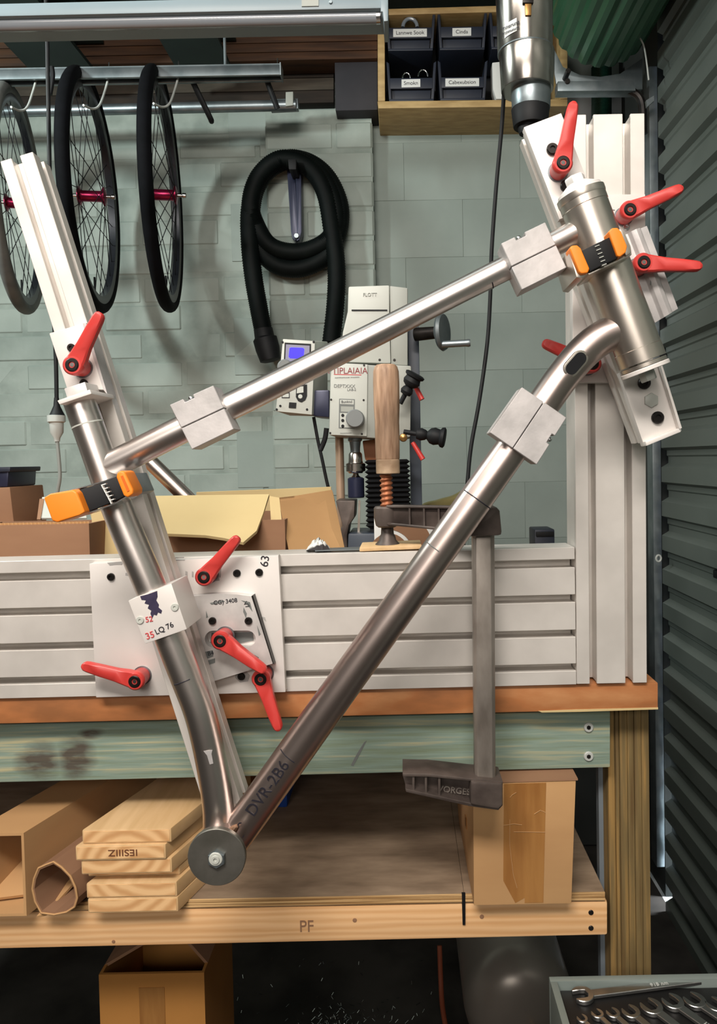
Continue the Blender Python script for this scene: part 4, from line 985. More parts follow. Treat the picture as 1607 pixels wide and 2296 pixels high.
pp = MB().tube([P(-560, 264, 2.36), P(664, 236, 2.36)], R(11.5, 2.36), 24).build('conduit_pipe', mGalv); tag(pp, 'grey horizontal pipe behind the hanging wheels', 'pipe')
pcl = thing('pipe_clip', 'small grey clip block at the end of the horizontal pipe', 'clip', P(652, 245, 2.36))
plate([(606, 222), (668, 220), (668, 243), (606, 246)], 2.375, 2.40, 'back_plate', mGalv, pcl, .002); plate([(640, 206), (657, 205), (657, 236), (640, 238)], 2.34, 2.375, 'upright', mMachS, pcl, .002)
for q in ([(422, 160), (438, 196), (470, 262), (474, 272)], [(586, 150), (598, 180), (622, 244)]):
    lab(MB().tube(catmull([P(u, v, 2.03+.08*k/3) for k, (u, v) in enumerate(q)], 5), R(6, 2.1), 8).build('hanging_strap', mBlack, chn), 'black hanging strap')

# timber rack above the wall
def board(pts, Y0, Y1, m, label, name='rack_board', cat='timber', group='timbers above the wall'):
    return tag(plate(pts, Y0, Y1, name, m, None, .003), label, cat, group)
rackrows = [(70, 86, mCeil, 'dark steel rail, topmost above the wall'), (87, 104, mRack, 'brown timber board, upper of three stacked above the wall'), (105, 125, mRack, 'brown timber board, middle of three stacked above the wall'), (126, 144, mRack, 'brown timber board, lowest of three stacked above the wall'),
            (146, 184, mRackD, 'wide dark timber beam above the wall'), (185, 212, mRackP, 'pale grey-brown board above the pipe'), (213, 241, mRackD, 'dark timber plate resting near the wall top')]
for v0, v1, m, lb in rackrows:
    s = .0215; xl, xr = -620, (846 if v0 < 140 else 748)
    yy = 2.44 if v0 < 140 else 2.535
    board([(xl, v0+s*(400-xl)-4), (xr, v0-s*(xr-400)-4), (xr, v1-s*(xr-400)-4), (xl, v1+s*(400-xl)-4)], yy, yy+(.09 if v0 < 140 else .05), m, lb)
tag(plate([(750, 140), (846, 138), (846, 246), (752, 248)], 2.46, 2.58, 'dark_panel', mat('dark_panel', (40, 40, 46), (54, 53, 58), scale=6, rough=.8), None, .002), 'dark grey panel left of the bin cabinet', 'panel')
# green roof beams running in depth
ZB = P(470, 182, 2.42).z
def roof_beam(x0, x1, ya, yb, label):
    t = thing('steel_beam', label, 'beam', ((x0+x1)/2, (ya+yb)/2, ZB), 'green steel roof beams'); xm = (x0+x1)/2
    MB().box((xm, (ya+yb)/2, ZB+.006), x1-x0, yb-ya, .012).build('bottom_flange', mGreenB, t)
    MB().box((xm, (ya+yb)/2, ZB+.072), .012, yb-ya, .12).build('web', mGreenB, t); MB().box((xm, (ya+yb)/2, ZB+.138), x1-x0, yb-ya, .012).build('top_flange', mGreenB, t)
roof_beam(P(412, 182, 2.42).x, P(530, 182, 2.42).x, 1.2, 2.43, 'dark green steel roof beam above the coiled hose')
roof_beam(P(98, 182, 2.42).x, P(232, 182, 2.42).x, 1.2, 2.43, 'dark green steel roof beam above the middle wheel')

# ------------------------------------------------------------------ lamp batten, bin cabinet
lp = thing('lamp_batten', 'unlit white fluorescent batten with one tube above the bench', 'lamp', P(430, 50, 1.3))
plate([(-700, 22.9), (866, -12), (866, 18), (-700, 51.4)], 1.29, 1.37, 'housing', mLampW, lp, .003)
plate([(-700, 51.9), (866, 17), (866, 24), (-700, 58.9)], 1.30, 1.36, 'reflector', mMachS, lp, .001)
MB().tube([P(-690, 71, 1.31), P(846, 38.5, 1.31)], R(14, 1.31), 28).build('glass_tube', mGlassT, lp)
MB().tube([P(843, 38.5, 1.31), P(852, 38, 1.31)], R(14.5, 1.31), 28).build('tube_cap', mChrome, lp)
plate([(853, -12), (870, -12), (870, 47), (860, 48), (858, 26), (853, 26)], 1.285, 1.35, 'lamp_holder', mLampW, lp, .002)
plate([(676, -2), (714, -3), (714, 13), (676, 14)], 1.288, 1.292, 'maker_plate', mMachS, lp); disc(741, 3, 4, 1.287, 1.292, 12).build('screw', mGalv, lp)

for u in (-560, 760):
    a_ = P(u, 0, 1.33); MB().tube([V((a_.x, 1.33, a_.z)), V((a_.x, 1.33, 2.82))], .004, 10).build('hanger_rod', mGalv, lp)
plate([(-706, 20), (-696, 20), (-696, 84), (-706, 84)], 1.285, 1.35, 'lamp_holder', mLampW, lp, .002)

Yk, Ykb = 2.38, 2.585
cab = thing('bin_cabinet', 'shallow pine wall cabinet holding dark storage bins', 'cabinet', P(1060, 300, 2.5))
plate([(846, 42), (862, 42), (863, 226.5), (847, 226.7)], Yk, Ykb, 'side', mCabW, cab, .002)
plate([(846, 227), (1272, 222), (1272, 238), (848, 243)], Yk, Ykb, 'bottom', mCabW, cab, .002)
plate([(863, 20), (1272, 8), (1272, 22), (863, 34)], Yk, Ykb, 'shelf', mCabW, cab, .002)
plate([(846, -60), (1272, -72), (1272, 8), (846, 18)], Yk+.10, Ykb-.013, 'upper_back', mBrushG, cab, at=Yk)
plate([(846, -40), (862, -40), (862, 41), (846, 41)], Yk, Ykb, 'side', mCabW, cab, .002)
plate([(1256, 23), (1272, 23), (1272, 221), (1256, 221.5)], Yk, Ykb, 'side', mCabW, cab, .002)
plate([(862, 30), (1260, 20), (1260, 225), (862, 230)], Ykb-.012, Ykb, 'back', mBlack, cab, at=Yk)
def bin_(u0, v0, label, word):
    t = thing('storage_bin', label, 'bin', P(u0+55, v0+88, Yk), 'dark storage bins in the pine cabinet')
    s = .0
    plate([(u0, v0), (u0+6, v0+4), (u0+12, v0+86), (u0+6, v0+88)], Yk+.005, Yk+.17, 'side', mSlate, t, .001)
    plate([(u0+112, v0-1), (u0+106, v0+3), (u0+100, v0+85), (u0+106, v0+87)], Yk+.005, Yk+.17, 'side', mSlate, t, .001)
    plate([(u0+8, v0+37), (u0+104, v0+36), (u0+104, v0+60), (u0+8, v0+61)], Yk+.003, Yk+.012, 'front_lip', mSlate, t, .002)
    plate([(u0+12, v0+61), (u0+100, v0+60), (u0+98, v0+86), (u0+13, v0+87)], Yk+.016, Yk+.02, 'lower_front', mSlate, t, .001)
    plate([(u0+6, v0+84), (u0+106, v0+83), (u0+106, v0+88), (u0+6, v0+89)], Yk+.004, Yk+.17, 'base', mSlate, t, .001)
    plate([(u0+4, v0+4), (u0+108, v0+3), (u0+108, v0+86), (u0+4, v0+87)], Yk+.165, Yk+.17, 'back', mBlack, t, at=Yk)
    if word:
        lw = 7+5.6*len(word)/2
        pl = plate([(u0+55-lw, v0+40), (u0+55+lw, v0+39), (u0+55+lw, v0+57), (u0+55-lw, v0+58)], Yk+.0015, Yk+.004, 'label_card', mPaper, t)
        text('label_print', word, .0165, P(u0+55, v0+48.5, Yk+.0012), mInk, pl)
    return t
bin_(864, 25, 'dark storage bin labelled Lannwe Sook holding a clear hose bend, top row left', 'Lannwe Sook')
bin_(980, 23, 'dark storage bin labelled Cinda, top row', 'Cinda')
bin_(866, 138, 'dark storage bin labelled Smokn holding bright fittings, bottom row left', 'Smokn')
bin_(981, 136, 'dark storage bin labelled Cabexubsion, bottom row', 'Cabexubsion')
bin_(1096, 21, 'dark storage bin half hidden by the steel canister, top row right', '')
q = [P(919+16*math.cos(PI*k/10), 61-19*math.sin(PI*k/10), Yk+.016) for k in range(11)]
tag(MB().tube(q, R(4, Yk), 10).build('hose_bend', mat('clear_hose', (150, 160, 170), rough=.2, trans=.3)), 'clear plastic hose bend in the Lannwe Sook bin', 'hose')
for u, v, r, lb in ((911, 170, 9, 'small bright ring fitting, left in the Smokn bin'), (948, 166, 11, 'larger bright ring fitting, right in the Smokn bin')):
    q = [P(u+r*math.cos(PI*k/8), v+6-r*1.4*math.sin(PI*k/8), Yk+.03) for k in range(9)]
    tag(MB().tube(q, [R(2.6 if k % 2 else 1.6, Yk) for k in range(9)], 8).build('fitting', mChrome), lb, 'fitting', 'fittings in bins')
tag(plate([(1103, 140), (1122, 138), (1140, 190), (1128, 222), (1112, 222), (1105, 200)], Yk+.01, Yk+.06, 'white_pack', mPaper, None, .003), 'white plastic pack standing right of the bins', 'pack')

# ------------------------------------------------------------------ stainless canister hanging top right
Yn = 1.22
cn = thing('steel_canister', 'stainless steel canister motor hanging beside the roller drum', 'canister', P(1190, 300, Yn))
def zc(v): return P(1182, v, Yn).z
cxn = P(1180, 100, Yn).x
def cyl(v0, v1, r0, r1, name, m, extra=0, x=1180):
    xx = P(x, (v0+v1)/2, Yn).x; h = zc(v0)-zc(v1)
    return MB().lathe(V((xx, Yn, zc(v1))), (0, 0, 1), [(R(r1, Yn)*.985, 0), (R(r1, Yn), .001), (R(r0, Yn), h-.001), (R(r0, Yn)*.985, h)], 48).build(name, m, cn)
MB().tube([V((P(1175, 0, Yn).x, Yn, zc(-110))), V((P(1175, 0, Yn).x, Yn, 2.82))], .006, 12).build('hanging_rod', mGalv, cn)
cyl(-120, 118, 64, 60, 'upper_body', mStain, x=1175); cyl(119, 204, 60.5, 57, 'lower_body', mStain, x=1181)
cyl(117, 121, 61.5, 61.5, 'seam_band', mGalv, x=1178)
cyl(188, 246, 44, 42, 'aluminium_collar', mGalv, x=1190); cyl(244, 284, 42, 38, 'black_nose', mBlack, x=1189); cyl(282, 300, 24, 20, 'nose_tip', mBlack, x=1184)
ang0 = -PI/2-.75; lbm = MB(); rows = []
rl = R(62.4, Yn); cc = P(1177, 90, Yn)
for k in range(9):
    a = -PI/2-.95+.5*k/8; rows.append([V((cc.x+rl*math.cos(a), Yn+rl*math.sin(a), zc(78-k*.6))), V((cc.x+rl*math.cos(a), Yn+rl*math.sin(a), zc(106-k*.6)))])
lbm.loft(rows, closed=False, caps=False); lp_ = lbm.build('label', mPaper, cn)
text('label_print', 'mnerune', .0085, V((cc.x+rl*math.cos(-PI/2-.66)-.0006, Yn+rl*math.sin(-PI/2-.66)-.0012, zc(86))), mInk, cn, rot=M.Rotation(-.66, 3, 'Z')@M.Rotation(PI/2, 3, 'X'))
text('label_print', 'anmmunune', .006, V((cc.x+rl*math.cos(-PI/2-.66)-.0006, Yn+rl*math.sin(-PI/2-.66)-.0012, zc(97))), mInk, cn, rot=M.Rotation(-.66, 3, 'Z')@M.Rotation(PI/2, 3, 'X'))
plate([(1176, -6), (1192, -6), (1191, 34), (1178, 34)], Yn-R(66, Yn), Yn-R(60, Yn), 'clip', mBrass, cn, .001)
plate([(1172, -10), (1196, -10), (1196, 6), (1172, 6)], Yn-R(69, Yn), Yn-R(60, Yn), 'clip_strap', mBlackM, cn, .001)
# cords
def cord(name, label, pts, r, m):
    return tag(MB().tube(catmull(pts, 6), r, 10).build(name, m), label, 'cord')
cord('power_cord', 'black cord running down the wall from the steel canister to the bench', [P(1130, 200, 1.25), P(1124, 290, 1.27), P(1112, 420, 1.28), P(1102, 560, 1.28), P(1099, 660, 1.28), P(1092, 770, 1.28), P(1074, 900, 1.27), P(1056, 1000, 1.26), P(1048, 1080, 1.25), P(1040, 1200, 1.24), P(1030, 1345, 1.24)], R(4.6, 1.27), mBlack)
Yp = 1.6
ck = thing('extension_lead', 'black cord with pale inline socket hanging at the left behind the mast', 'cord', P(127, 1110, Yp))
MB().tube(catmull([V((P(104, 30, Yp).x, Yp, 2.82)), P(104, 30, Yp), P(107, 160, Yp), P(112, 420, Yp), P(118, 650, Yp), P(125, 800, Yp), P(127, 895, Yp)], 8), R(4.5, Yp), 10).build('black_cord', mBlack, ck)
zz = P(128, 932, Yp)
MB().lathe(zz, (0, 0, 1), [(R(17, Yp), 0), (R(13, Yp), R(8, Yp)), (R(7, Yp), R(22, Yp)), (R(5, Yp), R(40, Yp))], 20).build('plug', mBlack, ck)
MB().lathe(P(128, 990, Yp), (0, 0, 1), [(R(6, Yp), 0), (R(7, Yp), R(8, Yp)), (R(14, Yp), R(20, Yp)), (R(15, Yp), R(42, Yp)), (R(19, Yp), R(44, Yp)), (R(19, Yp), R(58, Yp)), (R(16, Yp), R(59, Yp))], 24).build('socket', mPlugW, ck)
MB().tube(catmull([P(128, 988, Yp), P(132, 1030, Yp), P(134, 1070, Yp), P(128, 1110, Yp), P(122, 1180, Yp), P(122, 1302, Yp)], 6), R(4, Yp), 10).build('grey_cord', mCordG, ck)
cord('power_cord', 'short black lead looped over the channel at the left', [P(116, 150, 1.95), P(118, 172, 1.95), P(112, 212, 1.95)], R(5, 1.95), mBlack)

# ------------------------------------------------------------------ roller drum, bracket
dm = thing('roller_drum', 'rolled dark green corrugated door curtain on its drum overhead', 'roller drum', P(1340, 150, 2.14))
cdm = P(1348, 36, 2.14); rdm = R(112, 2.14); rings = []
for y in (2.14, 1.7, 1.2, .6, .0):
    ring = []; nb = 22
    for k in range(nb*6):
        a = 2*PI*k/(nb*6); ph_ = (k % 6)
        rr_ = rdm*(1.0 if ph_ in (0, 1, 2) else (.955 if ph_ in (4,) else .975)); ring.append(V((cdm.x+rr_*math.cos(a), y, cdm.z+rr_*math.sin(a))))
    rings.append(ring)
MB().loft(rings).build('curtain_roll', mDrum, dm, ang=15)
br = thing('drum_bracket', 'steel bracket plate carrying the end of the roller drum', 'bracket', P(1340, 205, 2.18))
plate([(1243, 112), (1262, 150), (1300, 168), (1345, 172), (1390, 165), (1440, 130), (1440, 200), (1250, 203), (1243, 165)], 2.16, 2.168, 'plate', mGalv, br, .001)
plate([(1250, 182), (1420, 180), (1425, 203), (1250, 204)], 2.12, 2.16, 'angle_foot', mGalv, br, .001)
for u, v in ((1274, 158), (1272, 181)): disc(u, v, 6, 2.115, 2.16, 12).build('bolt', mBlackM, br)
MB().tube(catmull([P(1410, 203, 2.14), P(1430, 215, 2.14), P(1440, 240, 2.14), P(1442, 300, 2.14)], 6), R(9, 2.14), 10).build('guide_lip', mBlackM, br)
plate([(1448, 225), (1466, 214), (1466, 226), (1450, 240)], 2.09, 2.1, 'clip', mGalv, br)
cord('pull_cable', 'thin pale cable bowed beside the roller drum', [P(1430, 78, 2.05), P(1442, 100, 2.05), P(1448, 130, 2.05), P(1454, 180, 2.05)], .0022, mPlugW)
wbd = plate([(1262, 198), (1440, 196), (1440, 470), (1262, 470)], 2.555, 2.575, 'daylit_wall_patch', mDaylit, None, .001); tag(wbd, 'bright wall patch behind the upright post, daylight put into its colour', 'board')  # stretch of wall in daylight, its brightness put into the white colour
gh = thing('green_hose', 'dark green ribbed hose hanging behind the top of the upright post', 'hose', P(1348, 300, 2.5))
q = [P(1348, 150+i*1.5, 2.5) for i in range(160)]
MB().tube(q, [R(22 if i % 2 else 20.5, 2.5) for i in range(160)], 18).build('ribbed_tube', mGreenH, gh, ang=80)
cord('thin_lead', 'thin black lead against the bright wall patch behind the post', [P(1425, 205, 2.53), P(1424, 230, 2.53), P(1423, 262, 2.53), P(1420, 330, 2.53)], .0025, mBlack)
gl = thing('screw_eye', 'small white screw eye on the edge of the roller door', 'screw eye', P(1476, 1252, 2.08))
c = P(1476, 1252, 2.08)
q = [c+V((.004*0, -.0, 0))+V((.007*math.cos(2*PI*k/14), 0, .009*math.sin(2*PI*k/14))) for k in range(15)]
MB().tube(q, .003, 8, caps=False).build('eye', mPlugW, gl)
tag(MB().box(P(1606, 1288, 1.78)+V((.005, 0, 0)), .016, .03, .02).build('door_lock', mBlack, bevel=.003), 'small black lock block on the roller door at the right edge', 'lock')

# ------------------------------------------------------------------ on the lower shelf
psp = [((183, 1849), (384, 1846), (383, 1878), (184, 1881), .836, 'pine plank, topmost of the stack on the lower shelf'),
       ((168, 1884), (371, 1880), (371, 1913), (169, 1918), .833, 'pine plank with numbers stamped on its end, second from the top'),
       ((181, 1920), (385, 1916), (385, 1948), (182, 1956), .836, 'pine plank, third from the top of the stack'),
       ((197, 1957), (403, 1950), (403, 1972), (198, 1977), .852, 'recessed darker pine plank, fourth from the top of the stack'),
       ((193, 1979), (396, 1975), (397, 2009), (194, 2013), .839, 'pine plank, second from the bottom of the stack'),
       ((196, 2013), (399, 2010), (399, 2043), (197, 2047), .839, 'pine plank, lowest of the stack on the lower shelf')]
pdirn = V((math.sin(rad(17)), math.cos(rad(17)), 0))
zcur = ZS
for i in range(5, -1, -1):
    a, b_, c, d_, Y, lb = psp[i]
    q = [P(*a, Y), P(*b_, Y), P(*c, Y), P(*d_, Y)]
    hh = ((q[0].z-q[3].z)+(q[1].z-q[2].z))/2
    x0, x1 = (q[0].x+q[3].x)/2, (q[1].x+q[2].x)/2
    t = thing('pine_plank', lb, 'plank', V((x0, Y, zcur)), 'pine planks stacked on the lower shelf')
    prf = [V((x0, Y, zcur)), V((x1, Y, zcur)), V((x1, Y, zcur+hh)), V((x0, Y, zcur+hh))]
    L_ = .17+.03*((i*7) % 3)
    MB().prism(prf, pdirn*L_).build('board', mPineTop, t, .0018)
    ef = [V((x0+.002, Y-.0004, zcur+.002)), V((x1-.002, Y-.0004, zcur+.002)), V((x1-.002, Y-.0004, zcur+hh-.002)), V((x0+.002, Y-.0004, zcur+hh-.002))]
    o = MB().prism(ef, V((0, .0012, 0))).build('end_grain', mPineEnd, t)
    me = o.data; off = V((0.05+.03*math.sin(i*2.1), 0, (-.03 if i in (0, 1) else .045)+.006*i))
    for vtx in me.vertices: vtx.co = vtx.co-off
    o.location = o.location+off
    if i == 1:
        lab(text('stamped_numbers', 'IESIIIZ', .0105, V((x0+(x1-x0)*.53, Y-.0008, zcur+hh*.52)), mat('stamp_ink', (110, 66, 40), rough=.7), t, ang=PI, sx=1.25), 'brown stamped numbers upside down')
    zcur += hh+.0003
# rolled cardboard
rc = thing('cardboard_roll', 'crumpled roll of corrugated cardboard beside the plank stack', 'cardboard roll', P(140, 2050, .83))
prof = [(72, 1992), (76, 1968), (86, 1944), (104, 1936), (120, 1930), (138, 1942), (158, 1962), (170, 1988), (174, 2012), (168, 2032), (150, 2044), (122, 2050), (92, 2046), (78, 2020)]
dd = V((math.sin(rad(15)), math.cos(rad(15)), 0))*.20
outer = poly(prof, .837); cen = sum(outer, V())/len(outer); inner = [cen+(p-cen)*.90 for p in outer]
zmin = min(p.z for p in outer); sh_ = V((0, 0, ZS-zmin+.0005)); outer = [p+sh_ for p in outer]; inner = [p+sh_ for p in inner]
mb = MB(); n = len(outer)
vs_ = outer+inner+[p+dd for p in outer]+[p+dd for p in inner]; fs = []
for i in range(n):
    j = (i+1) % n; fs += [(i, j, n+j, n+i), (i, 2*n+i, 2*n+j, j), (n+i, n+j, 3*n+j, 3*n+i), (2*n+i, 3*n+i, 3*n+j, 2*n+j)]
mb.add(vs_, fs).build('outer_sheet', mCardD, rc, ang=20)
mb = MB(); m2 = [cen+sh_+(p-cen-sh_)*.985 for p in outer]
MB().tube(m2+[m2[0]], R(2.5, .837), 6, caps=False).build('fluted_rim', mCard, rc)
flap(rc, [cen+sh_+V((-.022, .002, -.036)), cen+sh_+V((-.012, .004, -.034)), cen+sh_+V((.03, .12, .0)), cen+sh_+V((.022, .12, .004))], mCard, 'folded_inner_sheet', th=.003)
# left carton lying open end forward
xa, xb, za, zb2 = P(-70, 1950, .837).x, P(56, 1950, .837).x, ZS, P(40, 1868, .837).z
lc = thing('cardboard_box', 'open-ended carton lying at the left end of the lower shelf', 'cardboard box', V(((xa+xb)/2, .95, ZS)))
th = .003
skew = V((.075, .24, 0))
def pan(a, b_, c, d_, nm, m=mCard):
    MB().hexa([V(a), V(b_), V(c), V(d_)], [V(a)+skew, V(b_)+skew, V(c)+skew, V(d_)+skew]).build(nm, m, lc)
pan((xa, .837, zb2-th), (xb, .837, zb2-th), (xb, .837, zb2), (xa, .837, zb2), 'top_panel')
pan((xa, .837, za), (xb, .837, za), (xb, .837, za+th), (xa, .837, za+th), 'bottom_panel')
pan((xb-th, .837, za+th), (xb, .837, za+th), (xb, .837, zb2-th), (xb-th, .837, zb2-th), 'side_panel')
pan((xa, .837, za+th), (xa+th, .837, za+th), (xa+th, .837, zb2-th), (xa, .837, zb2-th), 'side_panel')
flap(lc, [V((xa+.01, .857, za+.006)), V((xb-.006, .867, za+.006)), V((xb-.006, .92, za+.03)), V((xa+.01, .92, za+.03))], mCard)
# right carton
rb = thing('cardboard_box', 'taped tan carton standing at the right end of the lower shelf', 'cardboard box', V((P(1175, 2030, .84).x, .90, ZSr)))
q = [P(1060, 1757, .84), P(1291, 1750, .84), P(1281, 2030, .84), P(1062, 2034, .84)]
dz = ZSr+.0005-min(q[2].z, q[3].z); q[2].z = ZSr+.0005; q[3].z = ZSr+.0005
back = [q[0]+V((-.012, .20, 0)), q[1]+V((.004, .20, 0)), q[2]+V((.004, .20, 0)), q[3]+V((-.002, .20, 0))]
MB().hexa(q, back).build('body', mCard, rb, .0012)
def on_front(s, t, dy=-.0006):
    a = q[0]+(q[1]-q[0])*s; b_ = q[3]+(q[2]-q[3])*s; p = a+(b_-a)*t; return p+V((0, dy, 0))
for s0, s1, nm in ((.30, .55, 'packing_tape'), (.52, .71, 'packing_tape')):
    MB().prism([on_front(s0, .01, -.0005 if s0 > .4 else -.0003), on_front(s1, .01, -.0005 if s0 > .4 else -.0003), on_front(s1, .985 if s0 > .4 else .93, -.0005 if s0 > .4 else -.0003), on_front((s0+s1)/2, .985, -.0005 if s0 > .4 else -.0003), on_front(s0, .80 if s0 < .4 else .985, -.0005 if s0 > .4 else -.0003)], V((0, .0006, 0))).build(nm, mTape, rb)
for ss in ([(.36, .30), (.36, .50), (.40, .75), (.44, .86)], [(.30, .345), (.40, .335), (.48, .345)], [(.40, .40), (.58, .405), (.71, .41)], [(.36, .12), (.38, .10), (.42, .08)], [(.60, .26), (.66, .23), (.71, .25)]):
    lab(MB().tube([on_front(s, t, -.0008) for s, t in ss], .00035, 5).build('tape_wrinkle', mCard, rb), 'pale wrinkle in the tape')
for i in range(3):
    v = .06+i*.2
    A = q[0]+(q[3]-q[0])*v; B = q[0]+(q[3]-q[0])*(v+.09)
    o2 = (back[0]-q[0]).normalized()
    MB().prism([A+o2*.05+V((-.0008, 0, 0)), A+o2*.062+V((-.0008, 0, 0)), B+o2*.062+V((-.0008, 0, 0)), B+o2*.05+V((-.0008, 0, 0))], V((.001, 0, 0))).build('hand_slot', mTape, rb)
MB().prism([q[0]+V((-.002, -.001, .0005)), q[1]+V((.002, -.001, .0005)), q[1]+V((.004, .2, .0005)), q[0]+V((-.012, .2, .0005))], V((0, 0, .002))).build('lid_flap', mCardD, rb)
# blue crate at the back of the shelf
tag(MB().prism([P(318, 1735, 1.3), P(700, 1730, 1.3), P(700, 1752, 1.3), P(318, 1756, 1.3)], (0, .05, 0)).build('blue_crate_edge', mBlue, bevel=.002), 'blue plastic strip under the back of the worktop', 'plastic strip') if False else None
zs_ = ZS
bl = thing('blue_crate', 'blue plastic crate behind the plank stack on the lower shelf', 'crate', V((P(430, 1800, 1.1).x, 1.16, ZS)))
xl, xr = P(316, 1740, 1.08).x, P(640, 1740, 1.08).x; zt3 = P(480, 1715, 1.08).z
MB().box(((xl+xr)/2, 1.17, (zt3+ZS)/2), xr-xl, .16, zt3-ZS).build('body', mBlue, bl, .004)
MB().box(((xl+xr)/2, 1.17, zt3+.005), xr-xl+.01, .17, .014).build('rim', mBlue, bl, .003)

# ------------------------------------------------------------------ under the shelf
Yt = 1.55
tk = thing('air_tank', 'grey domed compressor tank lying under the bench', 'air tank', V((P(1165, 2262, Yt).x, 1.8, .0)))
ct_ = P(1166, 2258, Yt); rt = R(128, Yt)
MB().lathe(ct_+V((0, -.02, 0)), (0, 1, 0), [(0, -.035), (rt*.3, -.033), (rt*.55, -.026), (rt*.75, -.014), (rt*.9, .004), (rt*.98, .028), (rt, .05), (rt, .65)], 64).build('shell', mTank, tk)
MB().lathe(ct_+V((R(24, Yt), -.055, -R(8, Yt))), (0, -1, -.1), [(.012, -.012), (.012, .002), (.014, .003), (.014, .010), (.009, .011), (.009, .02), (.011, .021), (.011, .03), (.007, .031), (.007, .05)], 20).build('valve_fitting', mBrass, tk)
for dy in (.12, .5):
    MB().box((ct_.x, Yt+dy, (ct_.z-rt)/2+.003), .12, .03, max(.01, ct_.z-rt+.006)).build('foot', mBlackM, tk)
# carton on the floor
Yx = 1.0
xa, xb = P(223, 2240, Yx).x, P(459, 2240, Yx).x; zt4 = P(340, 2183, Yx).z
fb = open_box('cardboard_box', 'open taped carton standing on the floor under the bench', xa, xb, Yx, Yx+.16, 0, zt4, mCardO)
MB().box(((xa+xb)/2+.0, Yx-.0008, zt4*.52), R(58, Yx), .001, zt4*.9).build('packing_tape', mTape, fb)
flap(fb, [V((xa, Yx+.02, zt4)), V((xa, Yx+.15, zt4)), V((xa+.065, Yx+.14, zt4+.034)), V((xa+.065, Yx+.04, zt4+.028))], mCardD)
flap(fb, [V((xb, Yx+.15, zt4)), V((xb, Yx+.02, zt4)), V((xb-.04, Yx+.03, zt4+.038)), V((xb-.04, Yx+.14, zt4+.038))], mCardD)
# steel swarf on the floor: uncountable
mb = MB(); rs = random.Random(11)
for k in range(420):
    if k < 300: x = rs.gauss(P(760, 2285, 1.72).x, .055); y = 1.70+rs.gauss(0, .035)
    else: x = rs.uniform(-.75, .15); y = rs.uniform(1.62, 1.95)
    a = rs.uniform(0, PI); L_ = rs.uniform(.0015, .006); z = rs.uniform(.001, .005)
    mb.bar(V((x-L_*math.cos(a), y-L_*math.sin(a), z)), V((x+L_*math.cos(a), y+L_*math.sin(a), z+rs.uniform(0, .004))), .0012, .0008, up=(0, 0, 1))
sw = mb.build('steel_swarf', mChrome, smooth=False); tag(sw, 'bright steel swarf scattered on the floor under the bench', 'swarf', kind='stuff')
cord('air_line', 'thin brown air line on the floor left of the tank', [P(985, 2120, 1.75), P(988, 2200, 1.72), P(992, 2260, 1.68), P(1004, 2330, 1.62)], .006, mChestR)

# tool chest with drawer of spanners, bottom right
zr = P(1400, 2186, .835).z
tcx0, tcx1 = P(1230, 2192, .835).x, .64
ch = thing('tool_tray', 'open grey metal tool tray lined in black, bottom right corner', 'tool tray', V(((tcx0+tcx1)/2, .62, zr-.08)))
ya, yb = .42, .835; wt = .008
xl2 = P(1268, 2300, .70).x
MB().hexa([V((tcx0, yb, zr-.10)), V((tcx1, yb, zr-.10)), V((tcx1, yb, zr)), V((tcx0, yb, zr))], [V((tcx0, yb-wt, zr-.10)), V((tcx1, yb-wt, zr-.10)), V((tcx1, yb-wt, zr)), V((tcx0, yb-wt, zr))]).build('back_wall', mChest, ch, .001)
MB().box((tcx0+wt/2, (ya+yb-wt)/2, zr-.05), wt, yb-ya-wt-.0005, .10).build('side_wall', mChest, ch, .001)
MB().box((tcx1-wt/2, (ya+yb-wt)/2, zr-.05), wt, yb-ya-wt-.0005, .10).build('side_wall', mChest, ch, .001)
MB().box(((tcx0+tcx1)/2, ya-wt/2, zr-.05), tcx1-tcx0, wt, .10).build('front_wall', mChest, ch, .001)
MB().box(((tcx0+tcx1)/2, (ya+yb)/2, zr-.095), tcx1-tcx0-.002, yb-ya, .01).build('floor_panel', mChest, ch)
ztr = zr-.009
MB().box(((tcx0+tcx1)/2, (ya+yb)/2, ztr-.015), tcx1-tcx0-2*wt-.004, yb-ya-2*wt-.004, .03).build('foam_tray', mTray, ch, .002)
# tray recess ridges
cs = thing('tool_chest', 'red-brown tool chest body below the open tray', 'tool chest', V(((tcx0+tcx1)/2, .62, 0)))
MB().box(((tcx0+tcx1)/2+.002, .62, (zr-.105)/2), tcx1-tcx0-.004, .36, zr-.105).build('body', mChestR, cs, .003)
def spanner_mesh(L_, hw_):
    mb = MB(); r = hw_; pts = []
    for k in range(19):
        a = rad(55+250*k/18); pts.append((r*math.cos(a), r*math.sin(a)))
    # jaw opening faces +x
    inn = [(r*.10, -r*.48), (-r*.35, -r*.42), (-r*.50, 0), (-r*.35, r*.42), (r*.10, r*.48)]
    out = pts+[(r*.85, -r*.62), (r*.80, -r*.44)]+inn+[(r*.80, r*.44), (r*.85, r*.62)]
    mb.prism([V((x, y, 0)) for x, y in out], (0, 0, .005))
    mb.hexa([V((-r*.6, -r*.42, .0005)), V((-L_, -r*.30, .0005)), V((-L_, -r*.30, .0045)), V((-r*.6, -r*.42, .0045))],
            [V((-r*.6, r*.42, .0005)), V((-L_, r*.30, .0005)), V((-L_, r*.30, .0045)), V((-r*.6, r*.42, .0045))])
    return mb
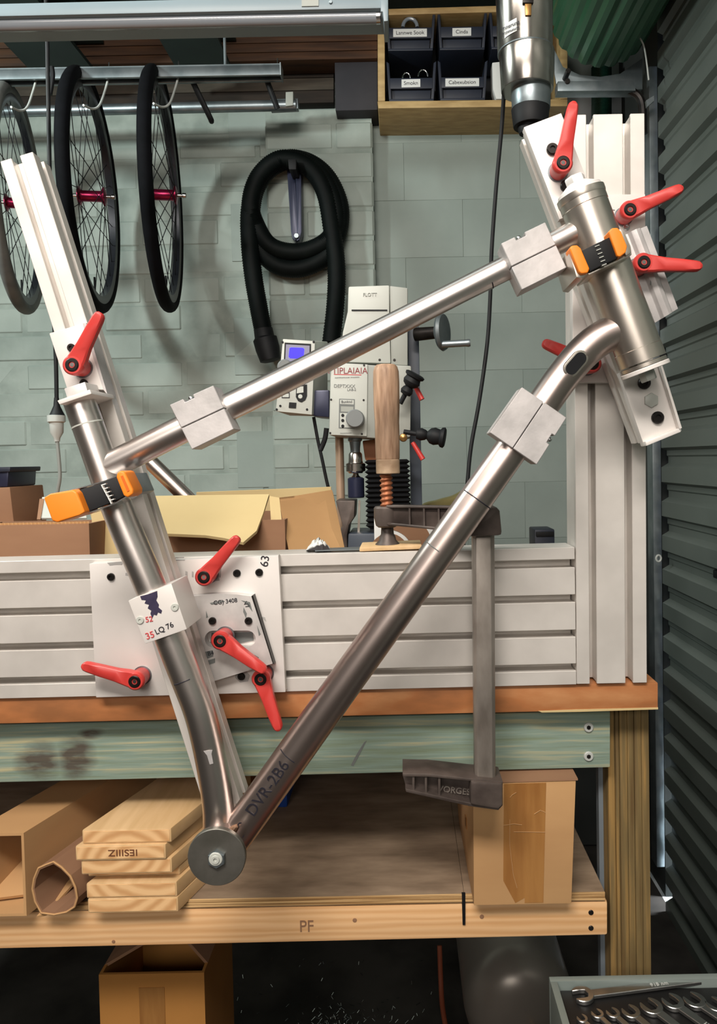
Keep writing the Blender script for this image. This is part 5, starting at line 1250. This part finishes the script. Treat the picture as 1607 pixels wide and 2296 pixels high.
def spanner(u, v, ang, L_, hw_, Y, label, word=None):
    d = CR @ V(((u-U0)/F, -(v-V0)/F, -1)); t_ = (ztr+.001-H)/d.z; c = V((d.x*t_, d.y*t_, ztr+.0005))
    t = thing('spanner', label, 'spanner', c, 'open-end spanners in the tool tray')
    rm = M.Rotation(ang, 4, 'Z'); mb = spanner_mesh(L_, hw_)
    s2_ = MB(); s2_.f = mb.f; s2_.v = [c+(rm@p) for p in mb.v]; s2_.build('steel_body', mWrench, t, .0006, seg=1)
    if word:
        text('stamped_size', word, .007, c+(rm@V((-L_*.35, 0, .0048))), mPlugW, t, rot=M.Rotation(ang+PI, 3, 'Z'), ext=.0003)
    return t
spanner(1306, 2236, rad(-172), .26, .0125, .7, 'big open-end spanner lying across the back of the tool tray', '918 nm')
sl = [(1305, 2288, .0061, 'smallest open-end spanner at the left of the tray row'), (1339, 2277, .0070, 'second smallest open-end spanner in the tray row'), (1374, 2275, .0077, 'third open-end spanner from the left in the tray row'),
      (1414, 2272, .0100, 'fourth open-end spanner from the left in the tray row'), (1460, 2260, .0122, 'fifth open-end spanner from the left in the tray row'), (1508, 2249, .0120, 'sixth open-end spanner from the left in the tray row'), (1557, 2246, .0122, 'second open-end spanner from the right in the tray row'), (1605, 2256, .0115, 'open-end spanner at the right edge of the tray row')]
for i, (u, v, r, lb) in enumerate(sl):
    spanner(u, v+3, rad(118+i*1.0), .12, r, .7, lb, '17' if i in (5,) else ('21' if i == 6 else None))

# lettering: outlines turned into meshes
bpy.context.view_layer.update(); dg = bpy.context.evaluated_depsgraph_get()
for o in [x for x in COL.objects if x.type == 'FONT']:
    me = bpy.data.meshes.new_from_object(o.evaluated_get(dg)); nm = o.name
    n_ = bpy.data.objects.new('tmp', me); COL.objects.link(n_); n_.parent = o.parent; n_.location = o.location; n_.rotation_euler = o.rotation_euler; n_.scale = o.scale
    if 'label' in o: n_['label'] = o['label']
    cv = o.data; bpy.data.objects.remove(o); bpy.data.curves.remove(cv); n_.name = nm; me.name = nm
